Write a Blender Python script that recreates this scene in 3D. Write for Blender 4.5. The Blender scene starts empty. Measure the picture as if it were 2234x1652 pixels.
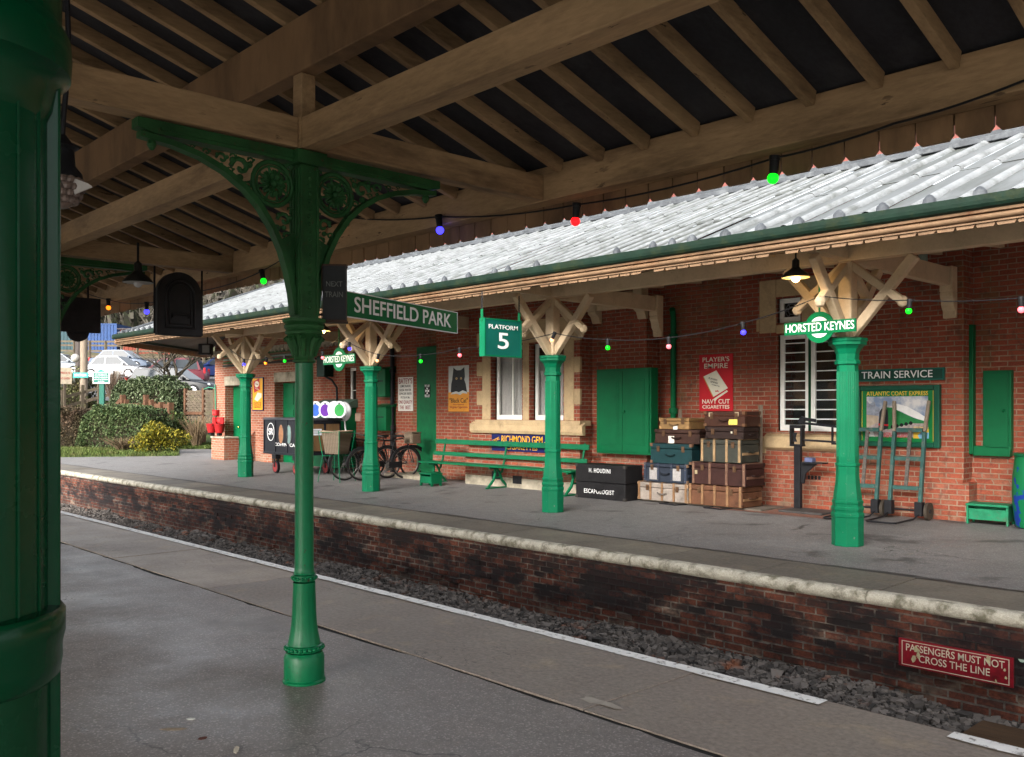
import bpy, bmesh, math, random
from mathutils import Vector, Matrix
random.seed(7)
R = math.radians
scene = bpy.context.scene
col = scene.collection
# ------------------------------------------------------------------ camera
F, CX, HY, H = 2001.0, 1117.0, 893.0, 1.65
YAW = R(46.77)
S_, C_ = math.sin(YAW), math.cos(YAW)
cd = bpy.data.cameras.new("camera"); cam = bpy.data.objects.new("camera", cd); col.objects.link(cam)
cam.location = (0, 0, H); cam.rotation_euler = (R(90), 0, YAW)
cd.sensor_width = 36; cd.lens = F / 2234 * 36; cd.shift_y = (HY - 826) / 2234
cd.clip_start = 0.05; cd.clip_end = 2000
scene.camera = cam
# ------------------------------------------------------------------ world and sun (overcast)
w = bpy.data.worlds.new("World"); scene.world = w; w.use_nodes = True
nt = w.node_tree; bg = nt.nodes["Background"]
sky = nt.nodes.new("ShaderNodeTexSky"); sky.sky_type = 'NISHITA'; sky.sun_disc = False
sky.sun_elevation = R(27); sky.sun_rotation = R(165); sky.air_density = 1.0; sky.dust_density = 4.0; sky.ozone_density = 1.0
hs = nt.nodes.new("ShaderNodeHueSaturation"); hs.inputs['Saturation'].default_value = 0.30
nt.links.new(sky.outputs[0], hs.inputs['Color']); nt.links.new(hs.outputs[0], bg.inputs[0])
bg.inputs[1].default_value = 0.15
sd = bpy.data.lights.new("sun", 'SUN'); sun = bpy.data.objects.new("sun", sd); col.objects.link(sun)
sd.energy = 1.0; sd.angle = R(34); sd.color = (1, .98, .95)
sun.rotation_euler = (R(63), 0, R(15))
vs = scene.view_settings
vs.view_transform = 'Standard'; vs.look = 'None'; vs.gamma = 1; vs.exposure = 2.02
scene.cycles.max_bounces = 10; scene.cycles.diffuse_bounces = 6
# ------------------------------------------------------------------ survey helpers (photo measurements -> real places)
def onY(px, py, Y):
    k = (px - CX) / F; X = Y * (k * C_ - S_) / (C_ + k * S_); d = -X * S_ + Y * C_
    return Vector((X, Y, H + (HY - py) * d / F))
def onX(px, py, X):
    k = (px - CX) / F; Y = -X * (C_ + k * S_) / (S_ - k * C_); d = -X * S_ + Y * C_
    return Vector((X, Y, H + (HY - py) * d / F))
def onD(px, py, d):
    r = (px - CX) / F * d
    return Vector((r * C_ - d * S_, r * S_ + d * C_, H + (HY - py) * d / F))
def onZ(px, py, Z=0.0): return onD(px, py, F * (Z - H) / (HY - py))
def fz(Y): return 0.08 * (Y - 8.0) / 5.5          # far platform rises gently to the wall
# ------------------------------------------------------------------ mesh builder
class MB:
    def __init__(s): s.v = []; s.f = []
    def add(s, vs, fs):
        n = len(s.v); s.v += [tuple(p) for p in vs]; s.f += [tuple(i + n for i in q) for q in fs]; return s
    def box(s, x0, x1, y0, y1, z0, z1):
        return s.add([(x0,y0,z0),(x1,y0,z0),(x1,y1,z0),(x0,y1,z0),(x0,y0,z1),(x1,y0,z1),(x1,y1,z1),(x0,y1,z1)],
                     [(3,2,1,0),(4,5,6,7),(0,1,5,4),(1,2,6,5),(2,3,7,6),(3,0,4,7)])
    def bar(s, p, q, w_, h_, up=(0,0,1)):
        p = Vector(p); q = Vector(q); t = (q - p).normalized(); u = Vector(up)
        a = t.cross(u)
        if a.length < 1e-4: a = t.cross(Vector((0,1,0)))
        a.normalize(); b = a.cross(t).normalized(); a *= w_/2; b *= h_/2
        vs = [p-a-b, p+a-b, p+a+b, p-a+b, q-a-b, q+a-b, q+a+b, q-a+b]
        return s.add(vs, [(0,1,2,3),(7,6,5,4),(0,4,5,1),(1,5,6,2),(2,6,7,3),(3,7,4,0)])
    def tube(s, pts, r, n=8, closed=False):
        pts = [Vector(p) for p in pts]; m = len(pts); rs = r if isinstance(r, (list, tuple)) else [r]*m
        vs = []; a = None
        for i, p in enumerate(pts):
            t = (pts[(i+1) % m] - pts[i-1]) if closed else (pts[min(i+1, m-1)] - pts[max(i-1, 0)])
            t.normalize()
            if a is None:
                a = t.cross(Vector((0,0,1)))
                if a.length < 1e-3: a = t.cross(Vector((0,1,0)))
            a = (a - t * a.dot(t)).normalized(); b = t.cross(a)
            vs += [p + (a*math.cos(2*math.pi*k/n) + b*math.sin(2*math.pi*k/n))*rs[i] for k in range(n)]
        fs = []
        for i in range(m if closed else m-1):
            j = (i+1) % m
            for k in range(n): fs.append((i*n+k, i*n+(k+1) % n, j*n+(k+1) % n, j*n+k))
        if not closed: fs += [tuple(range(n-1, -1, -1)), tuple((m-1)*n+k for k in range(n))]
        return s.add(vs, fs)
    def lathe(s, prof, n=24, c=(0,0,0), rot=0.0, axis='z', sq=None):
        vs = []
        for r, z in prof:
            for k in range(n):
                a = rot + 2*math.pi*k/n; x, y = r*math.cos(a), r*math.sin(a)
                p = (x, y, z) if axis == 'z' else ((x, z, y) if axis == 'y' else (z, x, y))
                vs.append((p[0]+c[0], p[1]+c[1], p[2]+c[2]))
        m = len(prof); fs = [(i*n+k, i*n+(k+1) % n, (i+1)*n+(k+1) % n, (i+1)*n+k) for i in range(m-1) for k in range(n)]
        fs += [tuple(range(n-1, -1, -1)), tuple((m-1)*n+k for k in range(n))]
        return s.add(vs, fs)
    def prism(s, poly, o=(0,0,0), u=(1,0,0), v=(0,0,1), t=0.01):
        o, u, v = Vector(o), Vector(u), Vector(v); nn = u.cross(v).normalized() * -t
        n = len(poly); a = [o + u*p[0] + v*p[1] for p in poly]
        return s.add(a + [p + nn for p in a], [tuple(range(n)), tuple(range(2*n-1, n-1, -1))] +
                     [(i, n+i, n+(i+1) % n, (i+1) % n) for i in range(n)])
    def ball(s, c, r, n=12, m=8, sz=1.0):
        prof = [(max(1e-4, r*math.sin(math.pi*i/m)), -r*sz*math.cos(math.pi*i/m)) for i in range(m+1)]
        return s.lathe(prof, n, c)
    def xf(s, M_):
        s.v = [tuple(M_ @ Vector(p)) for p in s.v]; return s
    def build(s, name, mat, parent=None, bevel=0.0, smooth=False, world=False, recalc=True, seg=2, kind=None, label=None):
        me = bpy.data.meshes.new(name)
        vs = s.v
        if world and parent is not None:
            l = parent.location; vs = [(p[0]-l.x, p[1]-l.y, p[2]-l.z) for p in vs]
        me.from_pydata(vs, [], s.f); me.update()
        if recalc:
            b = bmesh.new(); b.from_mesh(me); bmesh.ops.recalc_face_normals(b, faces=b.faces); b.to_mesh(me); b.free()
        if smooth:
            me.shade_smooth(); me.set_sharp_from_angle(angle=R(38))
        me.materials.append(mat)
        o = bpy.data.objects.new(name, me); col.objects.link(o)
        if parent is not None: o.parent = parent
        if bevel:
            m = o.modifiers.new("bevel", 'BEVEL'); m.width = bevel; m.segments = seg; m.limit_method = 'ANGLE'; m.angle_limit = R(40)
        if kind: o['kind'] = kind
        if label: o['label'] = label
        return o
def thing(name, label, cat, loc=(0,0,0), rz=0.0, group=None):
    o = bpy.data.objects.new(name, None); col.objects.link(o); o.empty_display_size = .1
    o.location = loc; o.rotation_euler = (0, 0, rz); o['label'] = label; o['category'] = cat
    if group: o['group'] = group
    return o
def tag(o, label, cat, group=None):
    o['label'] = label; o['category'] = cat
    if group: o['group'] = group
    return o
def dup(root, loc, rz=None, label=None, group=None):
    def cp(o, par):
        c = o.copy(); col.objects.link(c)
        if par is not None: c.parent = par
        for ch in [x for x in col.objects if x.parent == o and x.name in kids]: cp(ch, c)
        return c
    kids = set()
    def walk(o):
        for ch in o.children: kids.add(ch.name); walk(ch)
    walk(root)
    r = cp(root, None); r.location = loc
    if rz is not None: r.rotation_euler = (0, 0, rz)
    if label: r['label'] = label
    if group: r['group'] = group
    return r
def text(s, size, mat, parent, loc, rot=(R(90),0,0), bold=0.0, w=None, name='lettering', ext=.0012, align='CENTER', sp=1.0, shear=0.0, line=1.0):
    cu = bpy.data.curves.new(name, 'FONT'); cu.body = s; cu.size = size; cu.extrude = ext; cu.offset = bold * .38 * .38
    cu.align_x = align; cu.align_y = 'CENTER'; cu.space_character = sp; cu.shear = shear; cu.space_line = line; cu.resolution_u = 4
    t = bpy.data.objects.new(name, cu); col.objects.link(t)
    bpy.context.view_layer.update()
    dg = bpy.context.evaluated_depsgraph_get()
    me = bpy.data.meshes.new_from_object(t.evaluated_get(dg))
    bpy.data.objects.remove(t)
    if w:
        xs = [v.co.x for v in me.vertices]; sc = w / max(1e-6, max(xs) - min(xs))
        mid = 0 if align == 'CENTER' else 0
        for v in me.vertices: v.co.x = (v.co.x - mid) * sc
    me.materials.clear(); me.materials.append(mat); me.name = name
    o = bpy.data.objects.new(name, me); col.objects.link(o); o.parent = parent; o.location = loc; o.rotation_euler = rot
    return o
# ------------------------------------------------------------------ materials
def nodes(name):
    m = bpy.data.materials.new(name); m.use_nodes = True
    t = m.node_tree; p = t.nodes["Principled BSDF"]; p.inputs['Specular IOR Level'].default_value = .17; return m, t, p
def mixc(t, fac, a, b, mode='MIX'):
    n = t.nodes.new("ShaderNodeMix"); n.data_type = 'RGBA'; n.blend_type = mode
    for s, v in ((n.inputs[0], fac), (n.inputs[6], a), (n.inputs[7], b)):
        if hasattr(v, 'is_output'): t.links.new(v, s)
        elif isinstance(v, (int, float)): s.default_value = v
        else: s.default_value = (*v, 1)
    return n.outputs[2]
def math_(t, op, a, b=0.0, c=None):
    n = t.nodes.new("ShaderNodeMath"); n.operation = op
    for i, v in enumerate((a, b, c)):
        if v is None: continue
        if hasattr(v, 'is_output'): t.links.new(v, n.inputs[i])
        else: n.inputs[i].default_value = v
    return n.outputs[0]
def noise(t, vec, scale, detail=5, rough=.6, dist=0.0):
    n = t.nodes.new("ShaderNodeTexNoise"); n.inputs['Scale'].default_value = scale; n.inputs['Detail'].default_value = detail
    n.inputs['Roughness'].default_value = rough; n.inputs['Distortion'].default_value = dist
    t.links.new(vec, n.inputs['Vector']); return n.outputs['Fac']
def ramp(t, v, lo, hi):
    n = t.nodes.new("ShaderNodeMapRange"); n.inputs[1].default_value = lo; n.inputs[2].default_value = hi
    t.links.new(v, n.inputs[0]); return n.outputs[0]
def coord(t, sc=None):
    c = t.nodes.new("ShaderNodeTexCoord").outputs['Object']
    if sc:
        n = t.nodes.new("ShaderNodeMapping"); n.inputs['Scale'].default_value = sc; t.links.new(c, n.inputs[0]); c = n.outputs[0]
    return c
def bump(t, h, dist, strength=1.0, prev=None):
    n = t.nodes.new("ShaderNodeBump"); n.inputs['Distance'].default_value = dist; n.inputs['Strength'].default_value = strength
    t.links.new(h, n.inputs['Height'])
    if prev is not None: t.links.new(prev, n.inputs['Normal'])
    return n.outputs[0]
def mul(c, k): return tuple(min(1, x*k) for x in c)
def M(name, c, rough=.55, var=.2, scale=7, bmp=0.0, metal=0.0, stain=None, sc=None, fine=0.0, coat=0.0, chip=None):
    """plain painted/wooden/stone surface: two scales of mottling, optional stain/wear = (colour, scale, lo, hi, amount)"""
    m, t, p = nodes(name); v = coord(t, sc)
    n1 = noise(t, v, scale, 6)
    c1 = mixc(t, ramp(t, n1, .3, .7), mul(c, 1-var), mul(c, 1+var))
    if fine:
        c1 = mixc(t, fine, c1, mixc(t, ramp(t, noise(t, v, scale*14, 3), .35, .65), mul(c, .45), mul(c, 1.5)))
    if stain:
        c1 = mixc(t, math_(t, 'MULTIPLY', ramp(t, noise(t, v, stain[1], 8, .68), stain[2], stain[3]), stain[4]), c1, stain[0])
    if chip: c1 = mixc(t, math_(t, 'MULTIPLY', ramp(t, noise(t, v, chip[1], 5, .6), chip[2], chip[2]+.03), ramp(t, noise(t, v, chip[1]*.18, 3), .45, .6)), c1, chip[0])
    t.links.new(c1, p.inputs['Base Color'])
    t.links.new(math_(t, 'MULTIPLY_ADD', n1, .25, rough-.12), p.inputs['Roughness'])
    p.inputs['Metallic'].default_value = metal
    if coat: p.inputs['Coat Weight'].default_value = coat; p.inputs['Coat Roughness'].default_value = .12
    if bmp: t.links.new(bump(t, noise(t, v, scale*5, 6), bmp), p.inputs['Normal'])
    return m
def emit(name, c, e, base=None):
    m, t, p = nodes(name); p.inputs['Base Color'].default_value = (*(base or c), 1)
    p.inputs['Emission Color'].default_value = (*c, 1); p.inputs['Emission Strength'].default_value = e; p.inputs['Roughness'].default_value = .25
    return m
def brick(name, c1, c2, mortar, bw=.225, rh=.075, ms=.009, soot=None, patches=(), pale=None):
    m, t, p = nodes(name); v = coord(t)
    sx = t.nodes.new("ShaderNodeSeparateXYZ"); t.links.new(v, sx.inputs[0])
    u = math_(t, 'ADD', sx.outputs[0], sx.outputs[1])
    cb = t.nodes.new("ShaderNodeCombineXYZ"); t.links.new(u, cb.inputs[0]); t.links.new(sx.outputs[2], cb.inputs[1])
    wob = t.nodes.new("ShaderNodeVectorMath"); wob.operation = 'MULTIPLY_ADD'
    nz = t.nodes.new("ShaderNodeTexNoise"); nz.inputs['Scale'].default_value = 9; t.links.new(cb.outputs[0], nz.inputs['Vector'])
    t.links.new(nz.outputs['Color'], wob.inputs[0]); wob.inputs[1].default_value = (.012, .012, 0); t.links.new(cb.outputs[0], wob.inputs[2])
    b = t.nodes.new("ShaderNodeTexBrick"); t.links.new(wob.outputs[0], b.inputs['Vector'])
    b.inputs['Scale'].default_value = 1; b.inputs['Brick Width'].default_value = bw; b.inputs['Row Height'].default_value = rh
    b.inputs['Mortar Size'].default_value = ms; b.inputs['Mortar Smooth'].default_value = .25
    b.inputs['Color1'].default_value = (0,0,0,1); b.inputs['Color2'].default_value = (1,1,1,1); b.inputs['Mortar'].default_value = (.5,.5,.5,1)
    fac = b.outputs['Color']
    big = noise(t, v, .9, 5, .6); fin = noise(t, v, 40, 5, .7)
    bc = mixc(t, fac, c1, c2)
    bc = mixc(t, ramp(t, big, .35, .7), bc, mixc(t, .5, bc, mul(c1, .7)))
    bc = mixc(t, .35, bc, mixc(t, ramp(t, fin, .3, .7), mul(c1, .5), mul(c2, 1.3)))
    mc = mixc(t, ramp(t, noise(t, v, 3, 4), .35, .65), mul(mortar, .6), mortar)
    cc = mixc(t, b.outputs['Fac'], bc, mc)
    for (pc, sc, lo, hi, am, z0, z1, st) in patches:
        vv = coord(t, (1, 1, st)); nn = ramp(t, math_(t, 'MULTIPLY_ADD', fac, .16, math_(t, 'SUBTRACT', noise(t, vv, sc, 7, .65), .08)), lo, hi)
        zz = ramp(t, sx.outputs[2], z0, z1)
        cc = mixc(t, math_(t, 'MULTIPLY', math_(t, 'MULTIPLY', nn, zz), am), cc, pc)
    t.links.new(cc, p.inputs['Base Color']); p.inputs['Roughness'].default_value = .85
    hgt = math_(t, 'SUBTRACT', 1.0, b.outputs['Fac'])
    nb = bump(t, hgt, .012, .9); nb = bump(t, fin, .004, .8, nb)
    t.links.new(nb, p.inputs['Normal'])
    return m
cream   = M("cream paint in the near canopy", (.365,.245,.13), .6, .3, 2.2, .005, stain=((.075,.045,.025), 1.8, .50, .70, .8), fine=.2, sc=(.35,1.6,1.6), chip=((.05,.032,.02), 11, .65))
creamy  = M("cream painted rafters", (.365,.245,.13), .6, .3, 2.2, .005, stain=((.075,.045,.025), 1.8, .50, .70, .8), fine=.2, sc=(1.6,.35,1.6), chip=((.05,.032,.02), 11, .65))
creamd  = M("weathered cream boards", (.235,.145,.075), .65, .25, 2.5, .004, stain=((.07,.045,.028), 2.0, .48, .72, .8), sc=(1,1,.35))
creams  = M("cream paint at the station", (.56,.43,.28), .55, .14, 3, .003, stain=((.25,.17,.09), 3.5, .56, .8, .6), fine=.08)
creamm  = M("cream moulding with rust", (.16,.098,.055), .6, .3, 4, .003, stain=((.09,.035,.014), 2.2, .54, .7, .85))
deckm   = M("dark roofing felt", (.034,.035,.040), .7, .35, 3, .004, stain=((.10,.10,.105), 2.2, .52, .8, .55), sc=(1,.5,1), fine=.2)
green   = M("gloss green paint", (.0004,.042,.015), .26, .12, 3, .0015, coat=.06, stain=((.002,.06,.025), 5, .58, .8, .5))
greenc  = M("green cast-iron paint", (.001,.125,.045), .33, .16, 3, .003, coat=.1, chip=((.05,.022,.012), 30, .65), stain=((.002,.045,.02), 5, .56, .75, .6))
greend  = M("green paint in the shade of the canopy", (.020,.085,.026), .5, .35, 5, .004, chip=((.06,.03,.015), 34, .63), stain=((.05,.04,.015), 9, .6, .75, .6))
greenb  = M("bright green column paint", (.0008,.125,.054), .42, .14, 3, .003, coat=.05, chip=((.16,.15,.12), 26, .66), stain=((.003,.12,.06), 6, .6, .8, .5))
greenw  = M("green joinery paint", (.001,.10,.034), .45, .12, 4, .0015)
signg   = M("green sign enamel", (.001,.12,.04), .3, .06, 4)
signdg  = M("dark green sign enamel", (.006,.1,.075), .35, .08, 4)
white   = M("white lettering", (.8,.8,.78), .5, .05, 8)
whitew  = M("white window paint", (.8,.79,.74), .45, .06, 5, .001)
dimw    = M("faded grey lettering", (.12,.13,.12), .6, .3, 20)
black   = M("black iron", (.012,.012,.014), .45, .3, 9, .002)
blackp  = M("dark grey board", (.018,.02,.021), .5, .3, 6, .001)
stone   = M("buff sandstone", (.46,.335,.19), .8, .16, 4, .006, stain=((.14,.1,.06), 2.5, .52, .75, .7), fine=.15)
stonel  = M("pale limestone plinth", (.33,.29,.22), .85, .25, 4, .008, stain=((.09,.08,.05), 3, .45, .7, .8))
slate   = M("slate", (.07,.065,.07), .6, .3, 4, .004)
zinc    = M("pale roofing sheet", (.105,.112,.112), .5, .25, 3, .003, stain=((.045,.05,.04), 2.2, .46, .68, .85), sc=(1,.25,.25))
zincr   = M("ribbed roofing sheet", (.062,.066,.056), .45, .2, 2, .002, stain=((.16,.17,.14), 2.2, .5, .75, .6))
lead    = M("lead flashing", (.055,.06,.066), .5, .3, 4, .006, stain=((.15,.16,.165), 6, .5, .7, .5))
gutterm = M("mossy dark green gutter", (.006,.018,.011), .6, .3, 5, .004, stain=((.03,.035,.01), 4, .5, .7, .7))
tile    = M("terracotta roof tile", (.16,.052,.04), .75, .25, 9, .004)
glassd  = M("dark window glass", (.02,.018,.014), .08, .3, 2)
curtain = M("net curtain", (.85,.83,.79), .9, .1, 6)
redp    = M("red paint", (.26,.010,.012), .4, .12, 6, .001)
wall_b  = brick("station brick", (.20,.040,.023), (.37,.098,.052), (.33,.24,.17),
                patches=(((.05,.022,.016), 1.1, .5, .8, .65, -1, 0, .5), ((.32,.25,.19), 5, .5, .7, .55, 1.3, .1, 1), ((.10,.085,.05), 2.0, .42, .62, .75, .55, -.1, 1), ((.13,.11,.04), 1.6, .56, .72, .5, 0, 1.6, .25), ((.05,.03,.025), 7, .55, .68, .5, -1, 0, .8)))
wall_l  = brick("paler brick", (.22,.065,.036), (.36,.13,.075), (.42,.33,.25),
                patches=(((.30,.22,.15), 4, .5, .7, .5, 1.2, .2, 1), ((.12,.10,.07), 2, .42, .62, .7, .6, -.1, 1)))
plat_b  = brick("sooty platform brick", (.085,.033,.024), (.27,.085,.045), (.29,.245,.2), ms=.010,
                patches=(((.34,.27,.2), 1.7, .54, .64, .65, -.3, -.6, 2.2), ((.012,.011,.013), 1.3, .37, .56, .93, -1.05, -.6, 1.8), ((.10,.03,.018), 3.0, .5, .66, .6, -.35, -.2, 2.5), ((.02,.018,.018), 4, .47, .6, .75, -1.2, -.7, 1.6)))
# ------------------------------------------------------------------ ground surfaces
def asphalt(name, c, rough, wet=0.0, patch=None):
    m, t, p = nodes(name); v = coord(t)
    vo = t.nodes.new("ShaderNodeTexVoronoi"); vo.inputs['Scale'].default_value = 95; t.links.new(v, vo.inputs['Vector'])
    sp = ramp(t, vo.outputs['Distance'], .12, .5)
    big = noise(t, v, .8, 6, .62); mid = noise(t, v, 6, 6, .65)
    cc = mixc(t, ramp(t, big, .3, .7), mul(c, .7), mul(c, 1.3))
    cc = mixc(t, ramp(t, mid, .35, .7), cc, mul(c, .75))
    stone_n = t.nodes.new("ShaderNodeTexWhiteNoise"); t.links.new(vo.outputs['Position'], stone_n.inputs['Vector'])
    cc = mixc(t, ramp(t, stone_n.outputs['Value'], .75, 1.0), cc, mul(c, 1.7))
    cc = mixc(t, math_(t, 'MULTIPLY', sp, .45), cc, mul(c, .3))
    ck = t.nodes.new("ShaderNodeTexVoronoi"); ck.feature = 'DISTANCE_TO_EDGE'; ck.inputs['Scale'].default_value = .55
    ds = t.nodes.new("ShaderNodeVectorMath"); ds.operation = 'MULTIPLY_ADD'
    nz = t.nodes.new("ShaderNodeTexNoise"); nz.inputs['Scale'].default_value = 2.5; nz.inputs['Detail'].default_value = 5; t.links.new(v, nz.inputs['Vector'])
    t.links.new(nz.outputs['Color'], ds.inputs[0]); ds.inputs[1].default_value = (.7,.7,0); t.links.new(v, ds.inputs[2]); t.links.new(ds.outputs[0], ck.inputs['Vector'])
    crack = math_(t, 'MULTIPLY', ramp(t, ck.outputs['Distance'], .006, .001), ramp(t, noise(t, v, .7, 2), .52, .62))
    cc = mixc(t, math_(t, 'MULTIPLY', crack, .8), cc, (.03,.027,.025))
    if patch: cc = mixc(t, math_(t, 'MULTIPLY', ramp(t, noise(t, v, 1.3, 6, .6), .58, .66), patch[1]), cc, patch[0])
    t.links.new(cc, p.inputs['Base Color'])
    rg = math_(t, 'MULTIPLY_ADD', ramp(t, big, .35, .65), wet, rough - wet/2)
    t.links.new(rg, p.inputs['Roughness'])
    t.links.new(bump(t, crack, .006, -1.0, bump(t, sp, .004, -.8, bump(t, mid, .006))), p.inputs['Normal'])
    return m
def slabmat(name, c, rough=.5):
    m, t, p = nodes(name); v = coord(t)
    ge = t.nodes.new("ShaderNodeAttribute"); ge.attribute_name = "tone"
    big = noise(t, v, 1.1, 6, .6); fin = noise(t, v, 30, 6, .7)
    cc = mixc(t, ge.outputs['Fac'], (c[0]*.62,c[1]*.63,c[2]*.66), (c[0]*1.3,c[1]*1.27,c[2]*1.2))
    cc = mixc(t, ramp(t, big, .35, .68), cc, (c[0]*.6, c[1]*.58, c[2]*.6))
    cc = mixc(t, math_(t, 'MULTIPLY', ramp(t, noise(t, v, 3.2, 7, .62), .55, .7), .5), cc, (c[0]*1.3, c[1]*1.15, c[2]*.85))
    cc = mixc(t, .3, cc, mixc(t, ramp(t, fin, .35, .65), mul(c, .4), mul(c, 1.5)))
    vs_ = coord(t, (1, 2.4, 1)); ridge = math_(t, 'ABSOLUTE', math_(t, 'SUBTRACT', noise(t, vs_, 2.2, 5, .55, 1.2), .5))
    crack = math_(t, 'MULTIPLY', ramp(t, ridge, .006, .001), ramp(t, noise(t, v, .9, 2), .52, .62))
    cc = mixc(t, math_(t, 'MULTIPLY', crack, .8), cc, (.03,.027,.025))
    t.links.new(cc, p.inputs['Base Color']); t.links.new(math_(t, 'MULTIPLY_ADD', big, .35, rough-.17), p.inputs['Roughness'])
    t.links.new(bump(t, crack, .005, -1.0, bump(t, fin, .003, .8, bump(t, big, .012))), p.inputs['Normal'])
    return m
asph_n = asphalt("wet near asphalt", (.30,.262,.24), .42, .32, ((.16,.14,.128), .7))
asph_f = asphalt("far asphalt", (.20,.19,.182), .6, .15, ((.05,.047,.045), .7))
slab_n = slabmat("near paving stone", (.34,.285,.235), .48)
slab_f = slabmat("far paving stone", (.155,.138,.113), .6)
linem = M("worn white line", (.84,.82,.78), .6, .1, 9, .002, stain=((.26,.23,.2), 16, .55, .62, .9))
copm  = M("worn whitewashed coping", (.40,.37,.30), .75, .25, 6, .01, stain=((.11,.10,.065), 5.5, .48, .62, .85), fine=.3)
earth = M("bare ground", (.06,.055,.04), .9, .3, 3, .01)
g = MB(); g.box(-600, 600, -300, 900, -1.6, -1.02); g.build('ground', earth, kind='structure')
# near platform
EDGE_N = 4.85
g = MB(); g.add([(-60,-12,0),(8,-12,0),(8,3.70,0)] + [(8 - 68*i/520, 3.695 + random.uniform(-.012,.012) + .02*math.sin(i*.37)*math.sin(i*.11), 0) for i in range(1, 520)] + [(-60,3.70,0)], [tuple(range(523))]); g.build('near_platform', asph_n, kind='structure')
g = MB(); g.box(-60, 8, 3.0, 4.80, -1.0, -.128)
tag(g.build('retaining_wall', plat_b), "brick face of the near platform below its white line", "wall")
g = MB(); random.seed(17); n = 420; lo, hi = [], []
for i in range(n+1):
    x = -30 + 36*i/n; k = max(0, math.sin(x*1.9)*math.sin(x*.77+1)); lo.append((x, 8.925 - random.uniform(0,.02), fz(8.95)+.007)); hi.append((x, 8.965 + .10*k*random.uniform(.5,1) + random.uniform(0,.02), fz(8.97)+.007))
g.add(lo+hi, [(i, i+1, n+2+i, n+1+i) for i in range(n)]); g.build('tar_seam', M("broken tar seam", (.055,.05,.047), .6, .4, 12, .004), kind='structure')
def slabs(name, mat, x0, x1, y0, y1, step, z, bev, jit, zf=None):
    vs = MB(); tones = []; x = x0
    while x < x1:
        L = step * random.uniform(1-jit, 1+jit); dz = random.uniform(-.003, .003); g_ = .006
        za = z + dz; a = (zf(y0) if zf else 0); b = (zf(y1) if zf else 0)
        vs.add([(x+g_,y0+g_,-.12),(x+L-g_,y0+g_,-.12),(x+L-g_,y1,-.12),(x+g_,y1,-.12),(x+g_,y0+g_,za+a),(x+L-g_,y0+g_,za+a),(x+L-g_,y1,za+b),(x+g_,y1,za+b)],
               [(3,2,1,0),(4,5,6,7),(0,1,5,4),(1,2,6,5),(2,3,7,6),(3,0,4,7)])
        tones += [random.random()]*6; x += L
    o = vs.build(name, mat, recalc=False, bevel=bev, kind='structure')
    at = o.data.attributes.new("tone", 'FLOAT', 'FACE')
    for i, q in enumerate(tones): at.data[i].value = q
    return o
random.seed(3)
slabs('near_paving', slab_n, -60 + 60 - 5.74 - 2.34*22, 6, 3.73, EDGE_N, 2.34, .0005, 0, 0.0)
g = MB(); g.box(-60, 8, 3.60, 4.84, -.125, -.009); g.build('paving_joint', M("joint grit", (.03,.028,.025), .9), kind='structure')
g = MB()
for a, b in ((-60, -2.55), (-1.86, 8)):
    n = int((b-a)/.12); top = []; bot = []
    for i in range(n+1):
        x = a + (b-a)*i/n
        bot.append((x, 4.735 + random.uniform(-.006, .006), .0085)); top.append((x, 4.842 + random.uniform(-.003, .003), .0085))
    vs = bot + top; g.add(vs, [(i, i+1, n+2+i, n+1+i) for i in range(n)])
g.build('white_line', linem, kind='structure')
q = onZ(1305, 1533, 0); random.seed(23); pts = [(q.x+.16*random.uniform(.6,1.2)*math.cos(k*.57), q.y+.05*random.uniform(.5,1.3)*math.sin(k*.57), .006) for k in range(11)]
g = MB(); g.add(pts, [tuple(range(11))]); g.build('mortar_patch', M("pale mortar repair", (.42,.37,.31), .7, .2, 12), kind='structure')
# far platform
EDGE_F = 8.0
g = MB(); g.add([(-46,8.93,fz(8.93)),(8,8.93,fz(8.93)),(8,14.6,fz(14.6)),(-46,14.6,fz(14.6))], [(0,1,2,3)]); g.build('far_platform', asph_f, kind='structure')
slabs('far_paving', slab_f, -46, 8, 8.125, 8.95, 1.31, .004, .006, .06, fz)
g = MB(); x = -46; random.seed(5)
while x < 8:
    L = random.uniform(1.2, 1.42); dy = random.uniform(-.008, .008)
    prof = [(8.13+dy, .007), (8.07+dy, .006)] + [(8.055+dy - .058*math.sin(a), -.056 + .062*math.cos(a)) for a in [math.pi*k/8 for k in range(9)]] + [(8.13+dy, -.118)]
    m = len(prof); nx = 5; vs = []
    for i in range(nx+1):
        xx = x + .004 + (L-.008)*i/nx; j = random.uniform(-.004, .004)
        vs += [(xx, p[0]+j*(1 if p[0] < 8.1 else 0), p[1]) for p in prof]
    fs = [(i*m+k, i*m+(k+1) % m, (i+1)*m+(k+1) % m, (i+1)*m+k) for i in range(nx) for k in range(m)] + [tuple(range(m)), tuple(nx*m+k for k in range(m-1, -1, -1))]
    g.add(vs, fs); x += L
g.build('platform_coping', copm, smooth=True, kind='structure')
g = MB()
for i, (z0, z1, y) in enumerate(((-.23,-.116,8.06),(-.305,-.23,8.085),(-.38,-.305,8.11),(-.74,-.38,8.14),(-1.0,-.74,8.115))):
    g.box(-46, 8, y, 8.9, z0, z1)
# a few spalled and proud bricks
random.seed(11)
for i in range(110):
    x = random.uniform(-18, -1); z = -.38 - .075*random.randint(1, 7); y = 8.14 if z >= -.70 else 8.115
    g.box(x, x+.215, y - random.uniform(.006, .016), y+.02, z+.007, z+.068)
tag(g.build('brick_wall', plat_b), "sooty corbelled brick face of the far platform above the ballast", "wall")
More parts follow.
